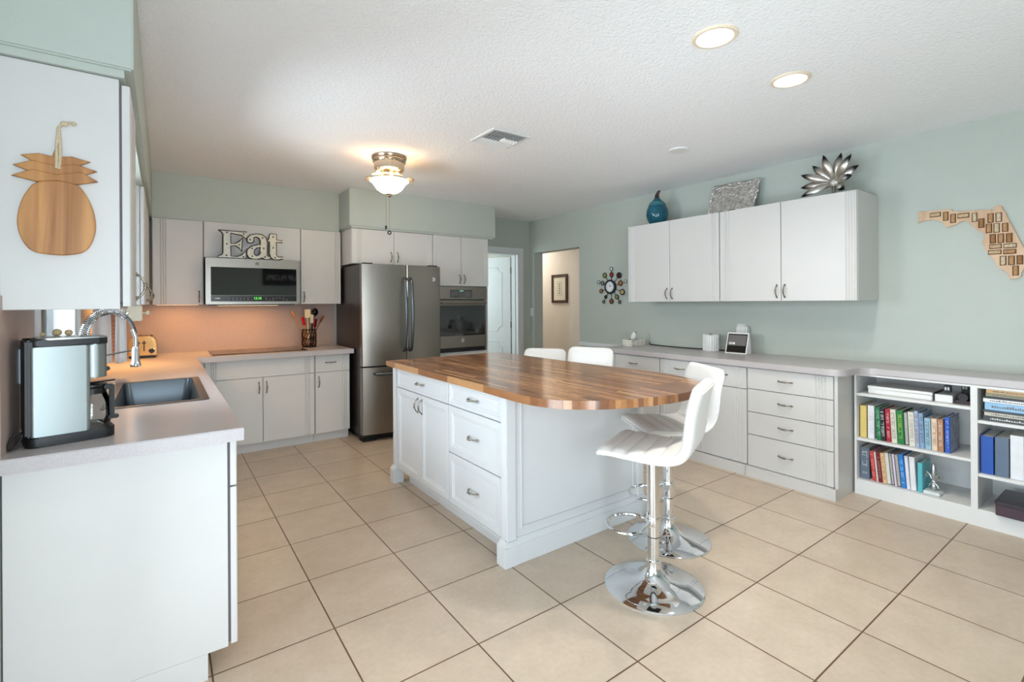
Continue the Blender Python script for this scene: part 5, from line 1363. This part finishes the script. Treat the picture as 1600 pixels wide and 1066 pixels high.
# front plane: from (y=-0.012,z=.004) to (0.048,.188)
fy, fz = 0.048+0.012, 0.184; fl = math.hypot(fy, fz); uy, uz = fy/fl, fz/fl; ny, nz = -uz, uy
def on_front(name, x0, x1, s0, s1, mt, parent, th=0.001, lift=0.0015):
    bm = BM(); pts = []
    vs = []
    for l in (lift-0.003, lift+th):
        for (x, s) in ((x0, s0), (x1, s0), (x1, s1), (x0, s1)):
            vs.append(bm.verts.new((x, -0.012+uy*s+ny*l, 0.004+uz*s+nz*l)))
    for f in ((0, 1, 2, 3), (4, 5, 6, 7), (0, 1, 5, 4), (1, 2, 6, 5), (2, 3, 7, 6), (3, 0, 4, 7)): bm.faces.new([vs[i] for i in f])
    return obj(name, bm, mt, parent)
sc_ = on_front('screen', -0.086, 0.086, 0.010, 0.182, mat('matte_screen', (10, 10, 11), 0.32, ior=1.25), t)
on_front('picture_area', -0.080, 0.080, 0.074, 0.172, emit('dim_screen', (92, 88, 88), 0.3), sc_, 0.001, 0.002)
s_ = 0.093
mobj('clock_digits', text_mesh('clock_digits', '12:10', 0.026, 0.0008), emit('white_digits', (250, 250, 250), 0.9), sc_, (-0.045, -0.012+uy*s_+ny*0.0045, 0.004+uz*s_+nz*0.0045), (PI/2-math.atan2(uy, uz), 0, 0))
t = thing('plug_adapter', 'white plug adapter in the wall socket behind the smart display', 'adapter', (XR, 2.43, 1.10))
bm = BM(); box(bm, XR-0.008, XR, 2.39, 2.47, 1.045, 1.16, 0.003); obj('socket_plate', bm, WHITE, t, True)
bm = BM(); box(bm, XR-0.075, XR-0.008, 2.345, 2.445, 1.07, 1.145, 0.012, 3); obj('block', bm, WHITE, t, True)
bm = BM(); pts = catmull([(4.36, 3.46), (4.33, 3.40), (4.30, 3.2), (4.285, 3.0), (4.29, 2.85), (4.33, 2.72), (4.34, 2.6), (4.30, 2.50), (4.26, 2.43)], 5)
tube(bm, [(x, y, CR+0.0055+(0.02 if i < 2 else 0)) for i, (x, y) in enumerate(pts)], 0.005, 8)
tag(obj('power_cord', bm, BLACK, sharp=80), 'black power cord lying along the right wall to the display', 'cord')

# light switch on the right wall by the corner, hall picture
t = thing('light_switch', 'white light switch on the sage wall beside the doorway', 'light switch', (XR, 5.60, 1.235))
bm = BM(); box(bm, XR-0.006, XR, 5.572, 5.642, 1.175, 1.295, 0.002); obj('plate', bm, WHITE, t, True)
bm = BM(); box(bm, XR-0.012, XR-0.006, 5.60, 5.612, 1.222, 1.248, 0.002); obj('toggle', bm, WHITE, t, True)
t = thing('framed_picture', 'small dark framed picture on the cream hall wall', 'picture', (5.45, 6.175, 1.61))
bm = BM(); y0, y1, z0, z1 = 5.975, 6.375, 1.365, 1.845
for a in ((y0, y1, z0, z0+0.045), (y0, y1, z1-0.045, z1), (y0, y0+0.045, z0+0.045, z1-0.045), (y1-0.045, y1, z0+0.045, z1-0.045)): box(bm, 5.425, 5.449, a[0], a[1], a[2], a[3], 0.004)
obj('frame', bm, DARKWOOD, t, True)
bm = BM(); box(bm, 5.440, 5.447, y0+0.04, y1-0.04, z0+0.04, z1-0.04); m_ = obj('mat_board', bm, mat('ivory_mat', (228, 222, 206), 0.8), t, True)
bm = BM()
for a in ((6.12, 6.23, 1.49, 1.493), (6.12, 6.23, 1.717, 1.72), (6.12, 6.123, 1.49, 1.72), (6.227, 6.23, 1.49, 1.72)): box(bm, 5.4385, 5.4405, a[0], a[1], a[2], a[3])
for k in range(5): box(bm, 5.4385, 5.4405, 6.155, 6.195, 1.52+k*0.038, 1.53+k*0.038); box(bm, 5.4385, 5.4405, 6.17, 6.18, 1.53+k*0.038, 1.545+k*0.038)
obj('print', bm, mat('print_ink', (90, 76, 60), 0.8), m_, True)

# sign on the back wall (seen mirrored in the microwave door)
t = thing('wall_sign', 'black FLIP FLOPS sign, mirrored in the microwave door', 'sign', (2.22, YB+0.012, 1.99))
bm = BM(); box(bm, 1.80, 2.64, YB, YB+0.02, 1.79, 2.20, 0.003); obj('board', bm, mat('sign_black', (18, 18, 20), 0.6), t, True)
mobj('lettering', text_mesh('lettering', 'FLIP FLOPS', 0.16, 0.003, 0.92), mat('sign_white', (232, 232, 228), 0.6), t, (0.0, 0.010, -0.03), (PI/2, 0, PI))
bm = BM(); box(bm, 1.87, 2.11, YB+0.02, YB+0.0225, 2.155, 2.160); box(bm, 2.33, 2.57, YB+0.02, YB+0.0225, 2.155, 2.160); obj('rule_line', bm, WHITE, t, True)

# ================================================================== CEILING FITTINGS
def downlight(x, y, lab):
    t = thing('recessed_light', lab, 'ceiling light', (x, y, ZC), 0, 'recessed ceiling lights')
    bm = BM(); lathe(bm, [(0.098, 0), (0.098, -0.004), (0.092, -0.009), (0.079, -0.009), (0.076, -0.003), (0.076, 0)], 48, (x, y, ZC), cap=False); obj('trim_ring', bm, mat('cream_trim', (236, 220, 196), 0.4), t, True)
    bm = BM(); cyl(bm, (x, y, ZC-0.0005), (x, y, ZC-0.004), 0.0765, 40); obj('lens', bm, emit('warm_white_lens', (255, 246, 228), 8), t, True)
    area('recessed_lamp', (x, y, ZC-0.012), (x, y, 0), 0.15, 0.15, 11, (1.0, 0.95, 0.87), 'DISK', 150)
downlight(2.027, 1.236, 'larger-looking round recessed light, left of the two')
downlight(2.752, 1.240, 'round recessed light nearer the right wall cabinets')
bm = BM(); lathe(bm, [(0.074, 0), (0.074, -0.005), (0.07, -0.010), (0.01, -0.012)], 40, (3.30, 2.325, ZC)); o = obj('ceiling_cover', bm, WHITE); tag(o, 'flat white round cover plate on the ceiling', 'ceiling cover')
# vent
t = thing('ceiling_vent', 'square white air vent in the ceiling', 'vent', (2.0, 2.905, ZC))
x0, x1, y0, y1 = 1.835, 2.165, 2.745, 3.065
bm = BM()
for a in ((x0, x1, y0, y0+0.028), (x0, x1, y1-0.028, y1), (x0, x0+0.028, y0+0.028, y1-0.028), (x1-0.028, x1, y0+0.028, y1-0.028)): box(bm, a[0], a[1], a[2], a[3], ZC-0.008, ZC, 0.003)
obj('frame', bm, WHITE, t, True)
bm = BM(); box(bm, x0+0.02, x1-0.02, y0+0.02, y1-0.02, ZC-0.0012, ZC-0.0002); obj('duct', bm, mat('dark_duct', (140, 142, 144), 0.8), t, True)
def slat(bm, p0, p1, tilt_dir):
    p0 = Vector(p0); p1 = Vector(p1); q = Vector((tilt_dir[0]*0.016, tilt_dir[1]*0.016, -0.012)); th = Vector((0, 0, 0.0016))
    v = [bm.verts.new(p) for p in (p0, p1, p1+q, p0+q, p0+th, p1+th, p1+q+th, p0+q+th)]
    for f in ((0, 1, 2, 3), (7, 6, 5, 4), (0, 4, 5, 1), (1, 5, 6, 2), (2, 6, 7, 3), (3, 7, 4, 0)): bm.faces.new([v[i] for i in f])
zz = ZC-0.0035
for i in range(4):
    bm = BM(); yy = y0+0.04+i*0.022; slat(bm, (x0+0.03, yy, zz), (x1-0.03, yy, zz), (0, -1)); obj('louvre', bm, WHITE, t, True)
    bm = BM(); yy = y1-0.04-i*0.022; slat(bm, (x0+0.03, yy, zz), (x1-0.03, yy, zz), (0, 1)); obj('louvre', bm, WHITE, t, True)
for i in range(10):
    bm = BM(); xx = x0+0.045+i*0.026; slat(bm, (xx, y0+0.125, zz), (xx, y1-0.125, zz), (1 if i > 4 else -1, 0)); obj('louvre', bm, WHITE, t, True)

# ceiling fan light: nickel canopy, ribbed glass drum, frosted bowl, folded clear blades, pull chains
FXc, FYc = 1.505, 3.79
t = thing('ceiling_fan_light', 'nickel ceiling light with ribbed housing, glowing bowl and pull chains', 'ceiling light', (FXc, FYc, ZC))
BRN = mat('brushed_nickel_warm', (190, 172, 150), 0.25, 0.95)
bm = BM(); lathe(bm, [(0.135, 0), (0.142, -0.010), (0.138, -0.022), (0.126, -0.026), (0.126, -0.034), (0.134, -0.040), (0.130, -0.050), (0.120, -0.052)], 48); obj('canopy', bm, BRN, t)
bm = BM(); seg = 96; prof = [(0.118, -0.050), (0.119, -0.085), (0.116, -0.110), (0.100, -0.128), (0.07, -0.136)]
rings = [[bm.verts.new(((r_+0.0022*math.cos(24*2*PI*i/seg*1))*math.cos(2*PI*i/seg), (r_+0.0022*math.cos(24*2*PI*i/seg))*math.sin(2*PI*i/seg), z)) for i in range(seg)] for r_, z in prof]
for a, b in zip(rings, rings[1:]):
    for i in range(seg): bm.faces.new((a[i], a[(i+1) % seg], b[(i+1) % seg], b[i]))
bm.faces.new(rings[-1]); bm.faces.new(rings[0][::-1]); obj('motor_housing', bm, mat('ribbed_nickel', (206, 190, 168), 0.22, 0.9), t)
bm = BM(); lathe(bm, [(0.06, -0.136), (0.06, -0.178), (0.05, -0.186)], 32); obj('light_hub', bm, BRN, t)
bm = BM(); lathe(bm, [(0.05, -0.184), (0.142, -0.190), (0.143, -0.194), (0.05, -0.194)], 48); obj('bowl_light_block', bm, BRN, t)  # unseen disc added to block the bowl's upward glow
bm = BM(); lathe(bm, [(0.150, -0.196), (0.155, -0.200), (0.138, -0.212), (0.120, -0.235), (0.100, -0.265), (0.070, -0.288), (0.03, -0.298), (0.004, -0.300)], 48, cap=False)
mt, nt, b = new_mat('glowing_frosted_bowl'); b.inputs['Base Color'].default_value = (0.95, 0.92, 0.86, 1); b.inputs['Roughness'].default_value = 0.5
b.inputs['Emission Color'].default_value = (1.0, 0.80, 0.52, 1); b.inputs['Emission Strength'].default_value = 32
obj('glass_bowl', bm, mt, t)
bm = BM(); lathe(bm, [(0.028, -0.298), (0.030, -0.306), (0.016, -0.314), (0.016, -0.322), (0.008, -0.330), (0.002, -0.332)], 24); obj('finial', bm, BRN, t)
BLD = mat('clear_amber_blade', (226, 196, 160), 0.15, trans=0.85)
for k in range(3):
    a0 = math.radians(-40 + 120*k)
    bm = BM(); pin, pout = [], []
    for i in range(13):
        a = a0 + math.radians(88)*i/12; wv = 0.055*math.sin(PI*(0.12+0.83*i/12))**0.8
        pin.append(((0.152)*math.cos(a), (0.152)*math.sin(a))); pout.append(((0.152+wv*1.05)*math.cos(a), (0.152+wv*1.05)*math.sin(a)))
    prism(bm, pin + pout[::-1], -0.178-0.002*k, -0.174-0.002*k, 'z')
    box(bm, 0.05, 0.156, -0.008, 0.008, -0.177, -0.173)
    bm.verts.ensure_lookup_table()
    for v in bm.verts[-8:]: v.co = Matrix.Rotation(a0+0.2, 3, 'Z') @ v.co
    obj('blade', bm, BLD, t)
bm = BM(); cyl(bm, (-0.03, 0.0, -0.285), (-0.03, 0.0, -0.565), 0.0012, 6); ch = obj('pull_chain', bm, BRN, t)
bm = BM(); lathe(bm, [(0.003, -0.560), (0.009, -0.566), (0.008, -0.590), (0.003, -0.594)], 12, (-0.03, 0, 0)); obj('fob', bm, BLACK, ch)
bm = BM(); cyl(bm, (0.0, 0.0, -0.33), (0.0, 0.0, -0.605), 0.0012, 6); ch = obj('pull_chain', bm, BRN, t)
bm = BM(); tube(bm, [(0.013*math.cos(a), 0.004, -0.618+0.013*math.sin(a)) for a in [i*PI/10 for i in range(20)]], 0.005, 8, closed=True); obj('ring_fob', bm, BLACK, ch)
for k in range(3):
    a = k*2*PI/3+0.5
    point('fan_bulb', (FXc+0.10*math.cos(a), FYc+0.10*math.sin(a), ZC-0.155), 1.0, (1.0, 0.62, 0.30), 0.02)
